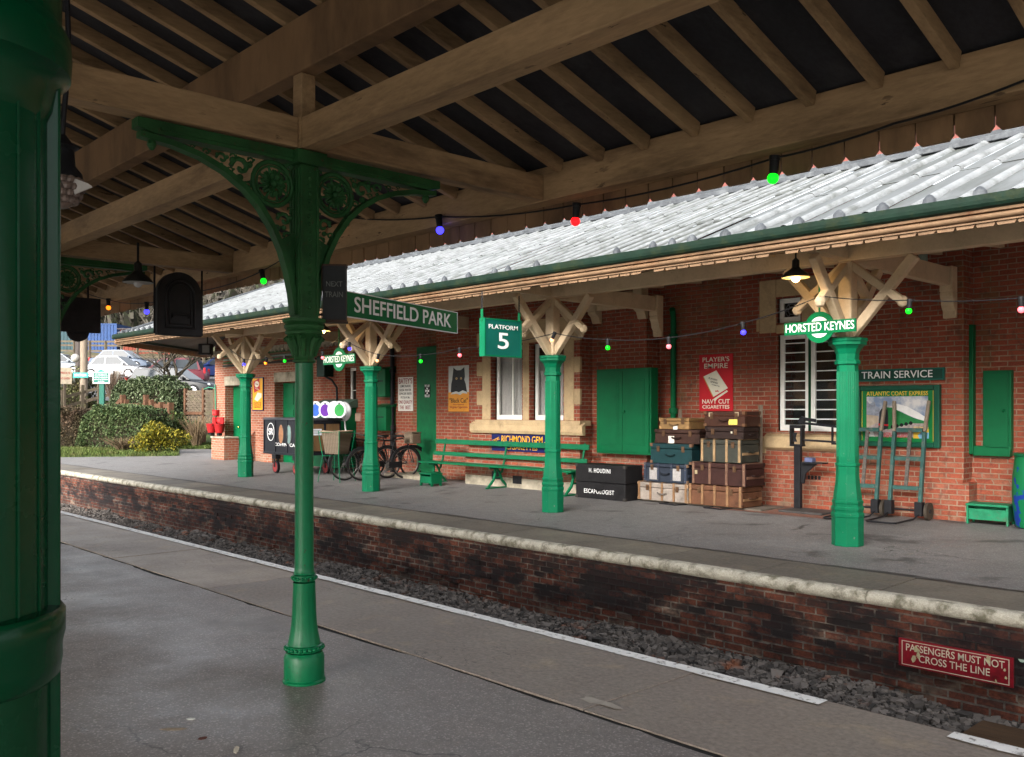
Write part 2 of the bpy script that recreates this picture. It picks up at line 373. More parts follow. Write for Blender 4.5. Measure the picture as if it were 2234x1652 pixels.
# trackbed, ballast, rails
g = MB(); g.box(-120, 12, 4.7, 8.2, -1.2, -.99); g.build('trackbed', M("trackbed grit", (.05,.046,.042), .9, .4, 20, .02), kind='structure')
def rocks():
    g = MB(); random.seed(21)
    def rock(x, y, z, s):
        vs = []
        for q in ((-1,-1,-1),(1,-1,-1),(1,1,-1),(-1,1,-1),(-1,-1,1),(1,-1,1),(1,1,1),(-1,1,1)):
            vs.append(Vector([q[k]*s*random.uniform(.3, .62) for k in range(3)]))
        mt = Matrix.Rotation(random.uniform(0, 6.3), 3, 'Z') @ Matrix.Rotation(random.uniform(0, 6.3), 3, 'X')
        g.add([mt @ p + Vector((x, y, z)) for p in vs], [(3,2,1,0),(4,5,6,7),(0,1,5,4),(1,2,6,5),(2,3,7,6),(3,0,4,7)])
    for i in range(23000):
        x = -1.0 - 27*random.random()**1.5; y = random.uniform(7.2, 8.13)
        hgt = max(0, (y-7.35))*.13*(.75 + .5*math.sin(x*1.7)*math.sin(x*.61)) + (.02 if y > 7.9 else 0)
        rock(x, y, -.985 + hgt + random.uniform(-.015, .02), random.uniform(.026, .062) * (1.7 if random.random() < .03 else 1))
    o = g.build('ballast', rockm, recalc=False, kind='stuff'); return o
def rockmat():
    m, t, p = nodes("ballast stone"); v = coord(t); gi = t.nodes.new("ShaderNodeNewGeometry")
    cc = mixc(t, gi.outputs['Random Per Island'], (.04,.037,.034), (.19,.165,.145))
    cc = mixc(t, ramp(t, noise(t, v, 3, 3), .6, .75), cc, (.22,.09,.05))
    t.links.new(cc, p.inputs['Base Color']); p.inputs['Roughness'].default_value = .8; return m
rockm = rockmat()
tag(rocks(), "loose grey ballast stones below the far platform wall", "ballast")
steel = M("rusty rail steel", (.12,.06,.035), .5, .3, 9, .003)
for yy in (5.74, 7.17):
    g = MB(); g.box(-120, 12, yy-.035, yy+.035, -.83, -.80); g.box(-120, 12, yy-.01, yy+.01, -.93, -.83); g.box(-120, 12, yy-.06, yy+.06, -.95, -.93)
    tag(g.build('rail', steel), "rusty steel rail lying nearest the %s platform" % ('near' if yy < 6 else 'far'), "rail", None)
g = MB()
for i in range(150):
    x = 8 - .72*i; g.box(x-.12, x+.12, 5.2, 7.7, -1.0, -.955)
g.build('sleepers', M("creosoted timber", (.04,.028,.02), .8, .3, 8, .006, sc=(.5,3,3)), kind='structure')
p0 = onZ(2110, 1600, -.9); g = MB(); g.box(p0.x-.02, p0.x+1.9, 7.3, 7.93, -.97, -.885)
tag(g.build('timber_board', M("oiled brown board", (.075,.045,.025), .7, .3, 5, .006, sc=(.4,4,4)), bevel=.008), "brown timber board lying on the ballast below the red warning sign", "board")

# ------------------------------------------------------------------ near canopy
CY, C0, CSP = 2.9, -4.93, 5.04
SL = math.tan(R(17.2))
def rz_(Y): return 3.395 + (4.9 - Y) * SL          # underside of the rafters
cp = thing('platform_canopy', "timber canopy over the near platform with cream beams, close rafters and dark felt", "canopy", (-4.93, 2.9, 0))
XL, XR = -20.6, 5.0
def wb(name, mat, f, bevel=.008):
    g = MB(); f(g); return g.build(name, mat, cp, bevel=bevel, world=True)
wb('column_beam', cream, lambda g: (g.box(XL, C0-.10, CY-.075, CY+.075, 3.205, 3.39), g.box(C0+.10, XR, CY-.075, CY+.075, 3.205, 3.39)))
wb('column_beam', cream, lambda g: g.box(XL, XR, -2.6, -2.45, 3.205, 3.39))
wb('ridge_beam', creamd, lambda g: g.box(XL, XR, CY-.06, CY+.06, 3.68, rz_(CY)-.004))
wb('ridge_beam', creamd, lambda g: g.box(XL, XR, -.55, -.43, rz_(-.43)-.29, rz_(-.43)-.004))
wb('fascia_beam', cream, lambda g: g.box(XL, XR, 4.9, 5.05, 3.215, 3.47))
for n in range(0, 4):
    x = C0 - CSP*n
    wb('tie_beam', creamy, lambda g: (g.box(x-.07, x+.07, -2.4, CY-.078 if n == 0 else CY-.078, 3.212, 3.395), g.box(x-.07, x+.07, CY+.078, 4.897, 3.222, 3.405)))
    wb('beam_joint', cream, lambda g: g.box(x-.098, x+.098, CY-.0775, CY+.0775, 3.208, 3.398), 0)
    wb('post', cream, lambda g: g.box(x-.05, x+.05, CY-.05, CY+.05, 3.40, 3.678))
    wb('strap', black, lambda g: g.box(x-.06, x-.053, CY-.03, CY+.03, 3.38, 3.95), 0)
i = 0; x = 4.958
while x > XL:
    y0, y1 = -1.2, 4.896
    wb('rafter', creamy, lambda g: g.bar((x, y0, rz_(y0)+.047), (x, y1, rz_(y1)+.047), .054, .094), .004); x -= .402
g = MB(); a, b = rz_(-1.2)+.097, rz_(5.1)+.097
g.add([(XL,-1.2,a),(XR,-1.2,a),(XR,5.1,b),(XL,5.1,b),(XL,-1.2,a+.05),(XR,-1.2,a+.05),(XR,5.1,b+.05),(XL,5.1,b+.05)], [(3,2,1,0),(4,5,6,7),(0,1,5,4),(1,2,6,5),(2,3,7,6),(3,0,4,7)])
g.build('roof_deck', deckm, cp, world=True)
g = MB(); a, b = rz_(-1.2)+.09, 2.7  # unseen back slope, brought down low to block light from behind
g.add([(XL,-1.25,a),(XR,-1.25,a),(XR,-8,b),(XL,-8,b),(XL,-1.25,a+.05),(XR,-1.25,a+.05),(XR,-8,b+.05),(XL,-8,b+.05)], [(3,2,1,0),(4,5,6,7),(0,1,5,4),(1,2,6,5),(2,3,7,6),(3,0,4,7)])
g.build('roof_deck', deckm, cp, world=True)
# valance of boards with chamfered feet outside the fascia
g = MB(); x = XL; random.seed(9)
while x < XR:
    wdt = .205; d = random.uniform(-.004, .004); z1, z0 = 3.54, 3.085 + random.uniform(-.006, .006); c = .03
    g.prism([(.004,z0+c),(c,z0),(wdt-c,z0),(wdt-.006,z0+c),(wdt-.006,z1),(.004,z1)], (x, 5.058+d, 0), t=.022); x += wdt
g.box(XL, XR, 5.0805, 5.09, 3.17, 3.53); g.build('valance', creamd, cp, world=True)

# ------------------------------------------------------------------ iron columns of the near platform
def iron_column(label, loc, group):
    t = thing('iron_column', label, 'column', loc, 0, group)
    MB().lathe([(.128,0),(.128,.012),(.121,.02),(.121,.15),(.112,.172),(.108,.18)], 40).build('base', greenc, t, smooth=True)
    g = MB()
    for z, r, br, n in ((.205,.108,.0125,26),(.628,.068,.010,18)):
        g.lathe([(r-.006,z-.02),(r+.002,z-.016),(r+.002,z+.016),(r-.008,z+.02)], 32)
        for k in range(n):
            a = 2*math.pi*k/n; g.ball((r*math.cos(a)+.004*math.cos(a), r*math.sin(a)+.004*math.sin(a), z), br, 8, 6)
    g.build('bead_ring', greenc, t, smooth=True)
    g = MB(); prof = [(.100,.225),(.094,.25),(.086,.29),(.078,.345),(.073,.42),(.070,.5),(.067,.56),(.067,.6)]
    vs = []; n = 48
    for r, z in prof:
        for k in range(n):
            f = 1 - (.05 if (k % 8 == 0 and .24 < z < .52) else 0); a = 2*math.pi*k/n; vs.append((r*f*math.cos(a), r*f*math.sin(a), z))
    g.add(vs, [(i*n+k, i*n+(k+1) % n, (i+1)*n+(k+1) % n, (i+1)*n+k) for i in range(len(prof)-1) for k in range(n)])
    g.build('pedestal', greenc, t, smooth=True)
    MB().lathe([(.066,.65),(.060,.665),(.057,.70),(.0555,1.3),(.054,1.935)], 40).build('shaft', greenc, t, smooth=True)
    g = MB().lathe([(.054,1.93),(.068,1.935),(.070,1.945),(.062,1.955),(.06,1.985),(.066,2.03),(.083,2.075),(.10,2.10),(.112,2.105),(.115,2.118),(.108,2.128),(.119,2.14),(.121,2.155),(.112,2.165),(.129,2.178),(.13,2.196),(.1,2.2)], 40)
    for k in range(8):                                    # leaves curling out of the bell
        a = 2*math.pi*k/8 + .2; ca, sa = math.cos(a), math.sin(a)
        pts = [(r*ca, r*sa, z) for r, z in ((.062,1.97),(.07,2.02),(.085,2.06),(.105,2.085),(.112,2.075),(.106,2.062))]
        g.tube(pts, [.012,.02,.022,.02,.016,.01], 6)
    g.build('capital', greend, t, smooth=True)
    g = MB()
    g.prism([(-.066,2.2),(.066,2.2),(.06,2.5),(.06,3.12),(-.06,3.12),(-.06,2.5)], (0,-.062,0), t=.124)
    for s in (-1, 1):                                     # grooved and studded faces
        for xx in (-.045, -.015, .018, .048): g.box(xx-.009, xx+.009, s*.062-.008, s*.062+.008, 2.24, 3.1)
        for yy in (-.054, .054): g.box(s*.063-.007, s*.063+.007, yy-.009, yy+.009, 2.22, 3.1)
        for k in range(19): g.ball((s*.066, 0, 2.26+.046*k), .0125, 8, 6)
    g.box(-.1, .1, -.1, .1, 3.12, 3.2)
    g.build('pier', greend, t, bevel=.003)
    for s in (-1, 1):
        arc = [(.068,2.22),(.085,2.35),(.115,2.48),(.155,2.6),(.215,2.72),(.30,2.84),(.40,2.935),(.52,3.01),(.66,3.065),(.82,3.1),(1.0,3.118)]
        g = MB(); vs = []
        for (u, z), nx in zip(arc, arc[1:]+[(1.1,3.12)]):
            du, dz = nx[0]-u, nx[1]-z; l = math.hypot(du, dz); nu, nz = dz/l*.016, -du/l*.016
            for w2, k in ((-.032,-1),(.032,-1),(.032,1),(-.032,1)): vs.append((w2, s*(u+nu*k), z+nz*k))
        m = len(arc)
        g.add(vs, [(i*4+k, i*4+(k+1) % 4, (i+1)*4+(k+1) % 4, (i+1)*4+k) for i in range(m-1) for k in range(4)] + [(3,2,1,0), tuple((m-1)*4+k for k in range(4))])
        g.prism([(.1,3.13),(.93,3.13),(1.02,3.15),(1.02,3.2),(.1,3.2)], (-.045,0,0), (0,s,0), (0,0,1), -.09 * s)
        g.prism([(.08,3.15),(.9,3.15),(.9,3.165),(.08,3.165)], (-.055,0,0), (0,s,0), (0,0,1), -.11 * s)
        g.lathe([(.02,3.06),(.026,3.075),(.02,3.1)], 10, (0, s*.93, 0)); g.ball((0, s*.93, 3.062), .018, 8, 6)
        # small leafy scrolls in the corners
        for (u, z, r) in ((.415,3.045,.062),(.53,3.075,.036),(.135,2.78,.048),(.105,2.68,.036),(.085,2.59,.026),(.072,2.5,.018),(.62,3.095,.022),(.285,2.872,.028),(.365,2.95,.026),(.46,3.10,.02),(.475,3.02,.02),(.70,3.11,.014),(.095,2.845,.02),(.18,2.725,.024),(.125,2.60,.02),(.35,3.095,.022),(.10,3.10,.022)):
            pts = [(0, s*(u + r*(1-.09*k)*math.cos(k*.62)), z + r*(1-.09*k)*math.sin(k*.62)) for k in range(11)]
            g.tube(pts, r*.24, 6)
            for k in range(3): g.ball((0, s*(u + r*.95*math.cos(k*2.1+.6)), z + r*.95*math.sin(k*2.1+.6)), r*.34, 7, 5)
        g.prism([(.05,2.22),(.085,2.22),(.10,2.35),(.13,2.48),(.165,2.58),(.165,2.66),(.05,2.72)], (-.007,0,0), (0,s,0), (0,0,1), -.014*s)
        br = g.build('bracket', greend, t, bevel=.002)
        g = MB(); c = (0, s*.212, 2.985); r = .128
        for rr, tr in ((r, .015), (r-.024, .007)):
            g.tube([(0, c[1]+rr*math.cos(k*.2618), c[2]+rr*math.sin(k*.2618)) for k in range(24)], tr, 8, closed=True)
        for k in range(8):
            a = k*math.pi/4 + .3; ca, sa = math.cos(a), math.sin(a)
            for dd in (-.32, 0, .32):
                cb, sb = math.cos(a+dd), math.sin(a+dd); L = .098 if dd == 0 else .082
                g.tube([(0, c[1]+.02*ca, c[2]+.02*sa), (.012, c[1]+.055*(ca+cb)/2, c[2]+.055*(sa+sb)/2), (.004, c[1]+L*cb, c[2]+L*sb)], [.008,.013,.006], 6)
            g.ball((.006, c[1]+.1*ca, c[2]+.1*sa), .011, 6, 5)
        g.ball((.012, c[1], c[2]), .024, 10, 8); g.ball((-.012, c[1], c[2]), .024, 10, 8)
        g.build('roundel', greend, br, smooth=True)
    return t
c1 = iron_column("green cast-iron column with pierced brackets standing nearest in the middle of the near platform", (C0, CY, 0), "iron columns of the near platform")
dup(c1, (C0-CSP, CY, 0), label="green cast-iron column half hidden behind the big pillar at the left edge")
dup(c1, (C0-2*CSP, CY, 0), label="farthest green cast-iron column of the near platform")
# big green pillar in the left foreground
pc = onD(-120, 893, 1.2); pc.z = 0
pl = thing('foreground_pillar', "big glossy green round pillar with a flat rib filling the left edge", "pillar", pc, YAW + R(31.7))
def rnd(name, prof, mat=green): return MB().lathe(prof, 96).build(name, mat, pl, smooth=True)
rnd('shaft', [(.125,0),(.125,1.29),(.122,1.38),(.121,2.10),(.138,2.12),(.138,3.2)])
rnd('ring', [(.126,1.285),(.136,1.295),(.139,1.315),(.139,1.335),(.1425,1.35),(.1425,1.378),(.138,1.384),(.123,1.386)])
rnd('capital', [(.121,2.035),(.127,2.05),(.132,2.08),(.142,2.095),(.149,2.10),(.1505,2.125),(.149,2.15),(.138,2.17)])
g = MB(); g.box(.11, .134, -.03, .06, 0, 2.12); g.build('rib', green, pl, bevel=.004)
g = MB()
for k in range(3): a = -1.2 + .33*k; g.tube([(.1222*math.cos(a), .1222*math.sin(a), 1.385), (.1212*math.cos(a), .1212*math.sin(a), 2.1)], .0025, 5)
g.build('seam', green, pl)
# ------------------------------------------------------------------ station building
Y0, Y1, Y2, Y3, Y4 = 13.75, 13.45, 13.1, 12.75, 13.2      # planes: far right, right wall, cupboard recess, window bay, cat wall
sb = thing('station_building', "red brick station building with buff stone window surrounds behind the far platform", "building", (-12, 13.2, 0))
def xat(px, Y): return onY(px, 893, Y).x
def zat(px, py, Y): return onY(px, py, Y).z
XE = 7.0
x01, x12, x23l, x23 = xat(2103, Y1), xat(1437, Y1), xat(1023, Y3), xat(1265, Y3)
xdl, xdr = xat(914, Y1), xat(952, Y4)
XLEFT = xat(469, Y1)
ZT = 4.88
T_ = .5
# window and door openings are left in the wall
wn = onY(1697, 940, Y1); W2 = (xat(1697, Y1), xat(1832, Y1), zat(1765, 941, Y1), zat(1765, 727, Y1))
W2s = (xat(1696, Y1), xat(1746, Y1), zat(1720, 704, Y1), zat(1720, 650, Y1))
B1 = (xat(1072, Y3), xat(1139, Y3), zat(1105, 916, Y3), 2.95); B2 = (xat(1156, Y3), xat(1229, Y3), B1[2], 2.95)
SW = (xat(753, Y1), xat(777, Y1), zat(765, 955, Y1)*0 + zat(765, 901, Y1), zat(765, 802, Y1))
D1 = (xat(491, Y1), xat(527, Y1), fz(13.4), zat(515, 841, Y1)); D2 = (xat(599, Y1), xat(652, Y1), fz(13.4), zat(632, 833, Y1))
def wall_seg(name, mat, x0, x1, y, holes, z0=-.2, z1=ZT, back=None):
    g = MB(); yb = y + T_ if back is None else back
    xs = sorted({x0, x1} | {h[0] for h in holes} | {h[1] for h in holes})
    for a, b in zip(xs, xs[1:]):
        hs_ = sorted([h for h in holes if h[0] < (a+b)/2 < h[1]], key=lambda h: h[2]); z = z0
        for h in hs_:
            if h[2] > z: g.box(a, b, y, yb, z, h[2])
            z = h[3]
        g.box(a, b, y, yb, z, z1)
    return g.build(name, mat, sb, world=True)
wall_seg('wall', wall_b, x01, XE, Y0, [])
wall_seg('wall', wall_b, x12, x01, Y1, [W2, W2s], back=Y1+.6)
wall_seg('wall', wall_b, x23, x12, Y2, [], back=Y2+.9)
wall_seg('wall', wall_b, x23l, x23, Y3, [B1, B2], back=Y3+.6)
wall_seg('wall', wall_b, xdr, x23l, Y4, [], back=Y4+.9)
xs_m = xat(700, Y1)
wall_seg('wall', wall_b, xs_m, xdr, Y1, [SW], back=Y1+.5)
wall_seg('wall', wall_l, XLEFT, xs_m, Y1, [D1, D2], back=Y1+.5)
g = MB(); g.box(XLEFT, XLEFT+.4, Y1+.5, 19, -.2, ZT); g.build('wall', wall_l, sb, world=True)
g = MB()                                                     # brick plinth courses
for a, b, y in ((x01, XE, Y0), (x12, x01, Y1), (x23, x12, Y2), (x23l, x23, Y3), (xdr, x23l, Y4)):
    g.box(a-.05, b-(0 if y == Y0 else .0), y-.06, y-.002, -.1, .62); g.prism([(0,0),(.06,0),(.06,.07)], (a-.05, y-.06, .62), (0,1,0), (0,0,1), t=-(b-a+.05))
g.box(x01-.0, x01+.09, Y1-.06, Y0-.06, -.1, .62)
g.build('plinth', wall_b, sb, world=True)
g = MB(); g.box(x23l-.02, x23+.02, Y3-.09, Y3-.063, -.1, .27); g.build('plinth', stonel, sb, world=True, bevel=.01)
for px, py in ((1082,1040),(1128,1050)):
    g = MB(); q = onY(px, py-3, Y3-.093); g.box(q.x-.13, q.x+.13, Y3-.094, Y3-.085, q.z-.08, q.z+.08)
    g.build('air_brick', black, sb, world=True)
q = onY(1772, 1042, Y1-.065); g = MB()
for k in range(5): g.box(q.x-.14+.06*k, q.x-.10+.06*k, Y1-.066, Y1-.055, q.z-.03, q.z+.03)
g.build('air_brick', black, sb, world=True)
# roof above the canopy: tiled slope
g = MB(); n = 70; m = 26; z0, y0 = 5.37, 13.62
vs = []; XA, XB = -21.5, XE
nx = 260
for j in range(m+1):
    for i in range(nx+1):
        x = XA + (XB-XA)*i/nx; vs.append((x, y0+.2*j, z0+.13*j + .03*abs(math.sin(i*math.pi/2.0)) + (.02 if j % 2 else 0)))
g.add(vs, [(j*(nx+1)+i, j*(nx+1)+i+1, (j+1)*(nx+1)+i+1, (j+1)*(nx+1)+i) for j in range(m) for i in range(nx)])
g.build('roof', tile, sb, world=True)
# --- bay window with two sashes in a stone surround
bx0, bx1 = xat(1040, Y3), xat(1262, Y3)
def sash(x0, x1, z0, z1, y, bars, cas=None, depth=.12, parent=sb, glz=glassd, gr=True):
    f = MB(); s = .075
    yy = y + depth
    f.box(x0, x0+s, yy-.05, yy, z0, z1); f.box(x1-s, x1, yy-.05, yy, z0, z1); f.box(x0+s, x1-s, yy-.05, yy, z0, z0+s*1.3); f.box(x0+s, x1-s, yy-.05, yy, z1-s, z1)
    for b in bars:
        if b[0] == 'h': f.box(x0+s, x1-s, yy-.04, yy-.005, b[1]-.009, b[1]+.009)
        else: f.box(b[1]-.016, b[1]+.016, yy-.045, yy-.002, z0+s, z1-s)
    wn_ = MB(); 
    if gr:
        e = .022
        for a in ((x0-e,x0,z0-e,z1+e),(x1,x1+e,z0-e,z1+e)): wn_.box(a[0], a[1], yy-.09, yy-.005, a[2], a[3])
        wn_.box(x0, x1, yy-.09, yy-.005, z0-e, z0); wn_.box(x0, x1, yy-.09, yy-.005, z1, z1+e)
    else: wn_.box(x0, x0+.004, yy-.03, yy, z0, z1)
    w_ = wn_.build('window', greenw, parent, world=True)
    o = f.build('frame', whitew, w_, bevel=.004); o.data.transform(Matrix.Translation(-parent.location)) 
    gl = MB(); gl.box(x0+s*.5, x1-s*.5, yy-.018, yy-.012, z0+s*.5, z1-s*.5); o = gl.build('pane', glz, w_); o.data.transform(Matrix.Translation(-parent.location))
    return w_
def clearglass():
    m, t, p = nodes("window glass"); p.inputs['Base Color'].default_value = (.03,.035,.035,1); p.inputs['Roughness'].default_value = .03
    p.inputs['Transmission Weight'].default_value = .0; p.inputs['Alpha'].default_value = .22; p.inputs['IOR'].default_value = 1.45; return m
glass = clearglass()
for i, b in enumerate((B1, B2)):
    w_ = sash(b[0], b[1], b[2], b[3], Y3, [('v', b[0]+(b[1]-b[0])*.52)], glz=glass, depth=.2)
    g = MB(); n = 60; zc = b[2] + .08; zt = zat(1105, 778, Y3); vs = []
    for k in range(n+1):
        x = b[0] + (b[1]-b[0])*k/n; y = Y3+.27 + .018*math.sin(k*1.15) + .006*math.sin(k*2.9); vs += [(x, y, zc), (x, y*1.0, zt + .006*math.sin(k*1.15))]
    g.add(vs, [(2*k, 2*k+2, 2*k+3, 2*k+1) for k in range(n)])
    o = g.build('curtain', curtain, w_, smooth=True); o.data.transform(Matrix.Translation(-sb.location))
    g = MB(); g.box(b[0]-.3, b[1]+.3, Y3+.58, Y3+.6, b[2]-.2, b[3]+.3); o = g.build('room_wall', M("warm room wall", (.30,.13,.045), .8, .2), w_); o.data.transform(Matrix.Translation(-sb.location))
g = MB(); zs, zt = B1[2], 3.42
g.box(bx0+.05, bx1+.12, Y3-.10, Y3+.22, zs-.10, zs-.002); g.prism([(0,-.08),(.10,-.02),(.10,-.26),(.03,-.26),(0,-.2)], (bx0-.12, Y3-.10, zs-.02), (0,1,0), (0,0,1), t=-(bx1-bx0+.30))
g.build('sill', stone, sb, bevel=.01, world=True)
g = MB(); md = (B1[1]+.024, B2[0]-.024)
g.box(md[0], md[1], Y3-.012, Y3+.2, zs, 2.97); g.box(B1[0]-.28, B1[0]-.024, Y3-.012, Y3+.2, zs, 2.97); g.box(B2[1]+.024, B2[1]+.28, Y3-.012, Y3+.2, zs, 2.97)
g.box(B1[0]-.28, B2[1]+.28, Y3-.014, Y3+.2, 2.972, zt)
z = zs
for k in range(7):
    h = .30
    if k % 2 == 1: g.box(B1[0]-.46, B1[0]-.283, Y3-.010, Y3+.05, z, z+h); g.box(B2[1]+.283, B2[1]+.44, Y3-.010, Y3+.05, z, z+h)
    z += h + .003
g.build('stone_surround', stone, sb, bevel=.012, world=True)
# --- right-hand window, louvred casements, little leaded light above
xm = (W2[0]+W2[1])/2
hz = lambda a, b, n: [('h', a+(b-a)*(k+.6)/n) for k in range(n)]
roomm = M("dark room", (.14,.07,.032), .8, .5, 2.0, stain=((.22,.13,.06), 1.5, .56, .66, .8))
for x0, x1 in ((W2[0], xm-.012), (xm+.012, W2[1])): sash(x0, x1, W2[2], W2[3], Y1, hz(W2[2]+.1, W2[3]-.08, 9), glz=glass)
sash(W2s[0], W2s[1], W2s[2], W2s[3], Y1, [], glz=glassd)
g = MB(); cx_, cz_ = (W2s[0]+W2s[1])/2, (W2s[2]+W2s[3])/2; rr = (W2s[1]-W2s[0])/2 - .08
for k in range(6):
    a = k*math.pi/3; g.tube([(cx_+rr*.5*math.cos(a), Y1+.098, cz_+rr*.5*math.sin(a)), (cx_+rr*1.1*math.cos(a), Y1+.098, cz_+rr*1.1*math.sin(a))], .008, 5)
g.tube([(cx_+rr*.5*math.cos(k*.3927), Y1+.098, cz_+rr*.5*math.sin(k*.3927)) for k in range(16)], .008, 5, closed=True)
g.tube([(cx_+rr*.9*math.cos(k*.3927), Y1+.098, cz_+rr*.9*math.sin(k*.3927)) for k in range(16)], .008, 5, closed=True)
g.build('leading', M("lead cames", (.12,.12,.13), .5), sb, world=True)
g = MB(); g.box(W2[0]-.4, W2[1]+.4, Y1+.55, Y1+.58, W2[2]-.3, W2[3]+.8)
for k in range(9):
    random.seed(k+60); x = random.uniform(W2[0], W2[1]); g.box(x, x+random.uniform(.15,.35), Y1+.35, Y1+.4, W2[2], W2[2]+random.uniform(.25,.9))
g.build('room', roomm, sb, world=True)
g = MB(); zs = W2[2]
g.prism([(0,-.08),(.14,.0),(.14,-.30),(.06,-.30),(0,-.26)], (xat(1672, Y1), Y1-.08, zs-.012), (0,1,0), (0,0,1), t=-(W2[1]+.3-xat(1672, Y1)))
g.box(xat(1640, Y1), xat(1672, Y1)-.004, Y1-.012, Y1+.05, zs-.38, zs-.1)
g.build('sill', stone, sb, bevel=.01, world=True)
zt = zat(1720, 607, Y1); zl = zat(1720, 706, Y1); g = MB()
g.box(W2[0]-.02, W2[1]+.05, Y1-.03, Y1+.02, W2[3]+.026, W2s[2]-.026)
g.box(W2[0]-.34, W2s[0]-.026, Y1-.012, Y1+.05, W2s[2]-.15, zt); g.box(W2s[1]+.026, W2[1]+.3, Y1-.012, Y1+.05, W2s[2]-.02, zt); g.box(W2s[0]-.022, W2s[1]+.022, Y1-.012, Y1+.05, W2s[3]+.026, zt-.003)
g.box(W2[0]-.40, W2[0]-.343, Y1-.01, Y1+.05, zl-.1, zl+.12)
g.build('stone_surround', stone, sb, bevel=.012, world=True)
# --- doors and lintels at the left end
for k, (d, l) in enumerate(((D1, (490, 533, 823, 841)), (D2, (598, 660, 816, 833)))):
    g = MB(); g.box(d[0]+.02, d[1]-.02, Y1+.27, Y1+.31, d[2], d[3]-.02)
    for a, b in ((.08,.46),(.54,.92)):
        for c0, c1_ in ((.08,.38),(.46,.66),(.72,.95)):
            xx0, xx1 = d[0]+(d[1]-d[0])*a, d[0]+(d[1]-d[0])*b; za, zb = d[2]+(d[3]-d[2])*c0, d[2]+(d[3]-d[2])*c1_
            g.box(xx0, xx1, Y1+.255, Y1+.271, za, zb)
    dr = g.build('door', greenw, sb, bevel=.006, world=True)
    kb = MB().ball((d[0]+.12+.35, Y1+.23, d[2]+1.0), .03).build('handle', M("brass", (.6,.4,.12), .25, metal=1), dr, smooth=True); kb.data.transform(Matrix.Translation(-sb.location))
    a, b = onY(l[0], l[3], Y1), onY(l[1], l[2], Y1)
    g = MB(); g.box(a.x, b.x, Y1-.015, Y1+.35, d[3]+.004, d[3]+.29); g.build('lintel', stonel, sb, bevel=.01, world=True)
# tall green door beside the first-aid plate and its dark reveal
d = (xdl, xdr-.02, fz(13.4), zat(933, 757, Y1))
g = MB(); g.box(d[0], d[1]+.05, Y1-.07, Y1-.003, d[2], d[3]); g.box(d[0]+.12, d[1]-.1, Y1-.078, Y1-.069, d[2]+.2, d[3]-.2); dr = g.build('door', M("dark green door", (.004,.10,.035), .45, .15), sb, bevel=.006, world=True)
g = MB(); g.ball((d[1]-.12, Y1-.09, 1.05), .025); o = g.build('handle', black, dr); o.data.transform(Matrix.Translation(-sb.location))
# small dark window by the left-hand pipes
sash(SW[0], SW[1], SW[2], SW[3], Y1, [('h', (SW[2]+SW[3])/2)], depth=.22, gr=False)
g = MB(); g.box(SW[0]-.15, SW[1]+.25, Y1-.04, Y1+.1, SW[2]-.22, SW[2]-.004); g.build('sill', M("pinkish stone", (.36,.24,.18), .8, .2), sb, bevel=.01, world=True)
# cornice under the canopy end
g = MB(); q = onY(470, 768, Y1-.2)
for k in range(8): g.box(XLEFT-.05+.0, XLEFT+.0, Y1-.2, Y1, 3.3, 3.32)
for k in range(40): g.prism([(0,0),(.1,-.09),(.2,0),(.2,.1),(0,.1)], (XLEFT-.1+.22*k, Y1-.08, 3.42), t=-.07)
g.build('cornice', stonel, sb, world=True)
for px in (545, 590):
    g = MB(); x = xat(px, Y1); g.box(x-.35, x+.35, Y1-.14, Y1-.002, -.1, .85); g.prism([(0,0),(.14,0),(.14,.16)], (x-.35, Y1-.14, .85), (0,1,0), (0,0,1), t=-.7)
    g.build('buttress', wall_l, sb, world=True)

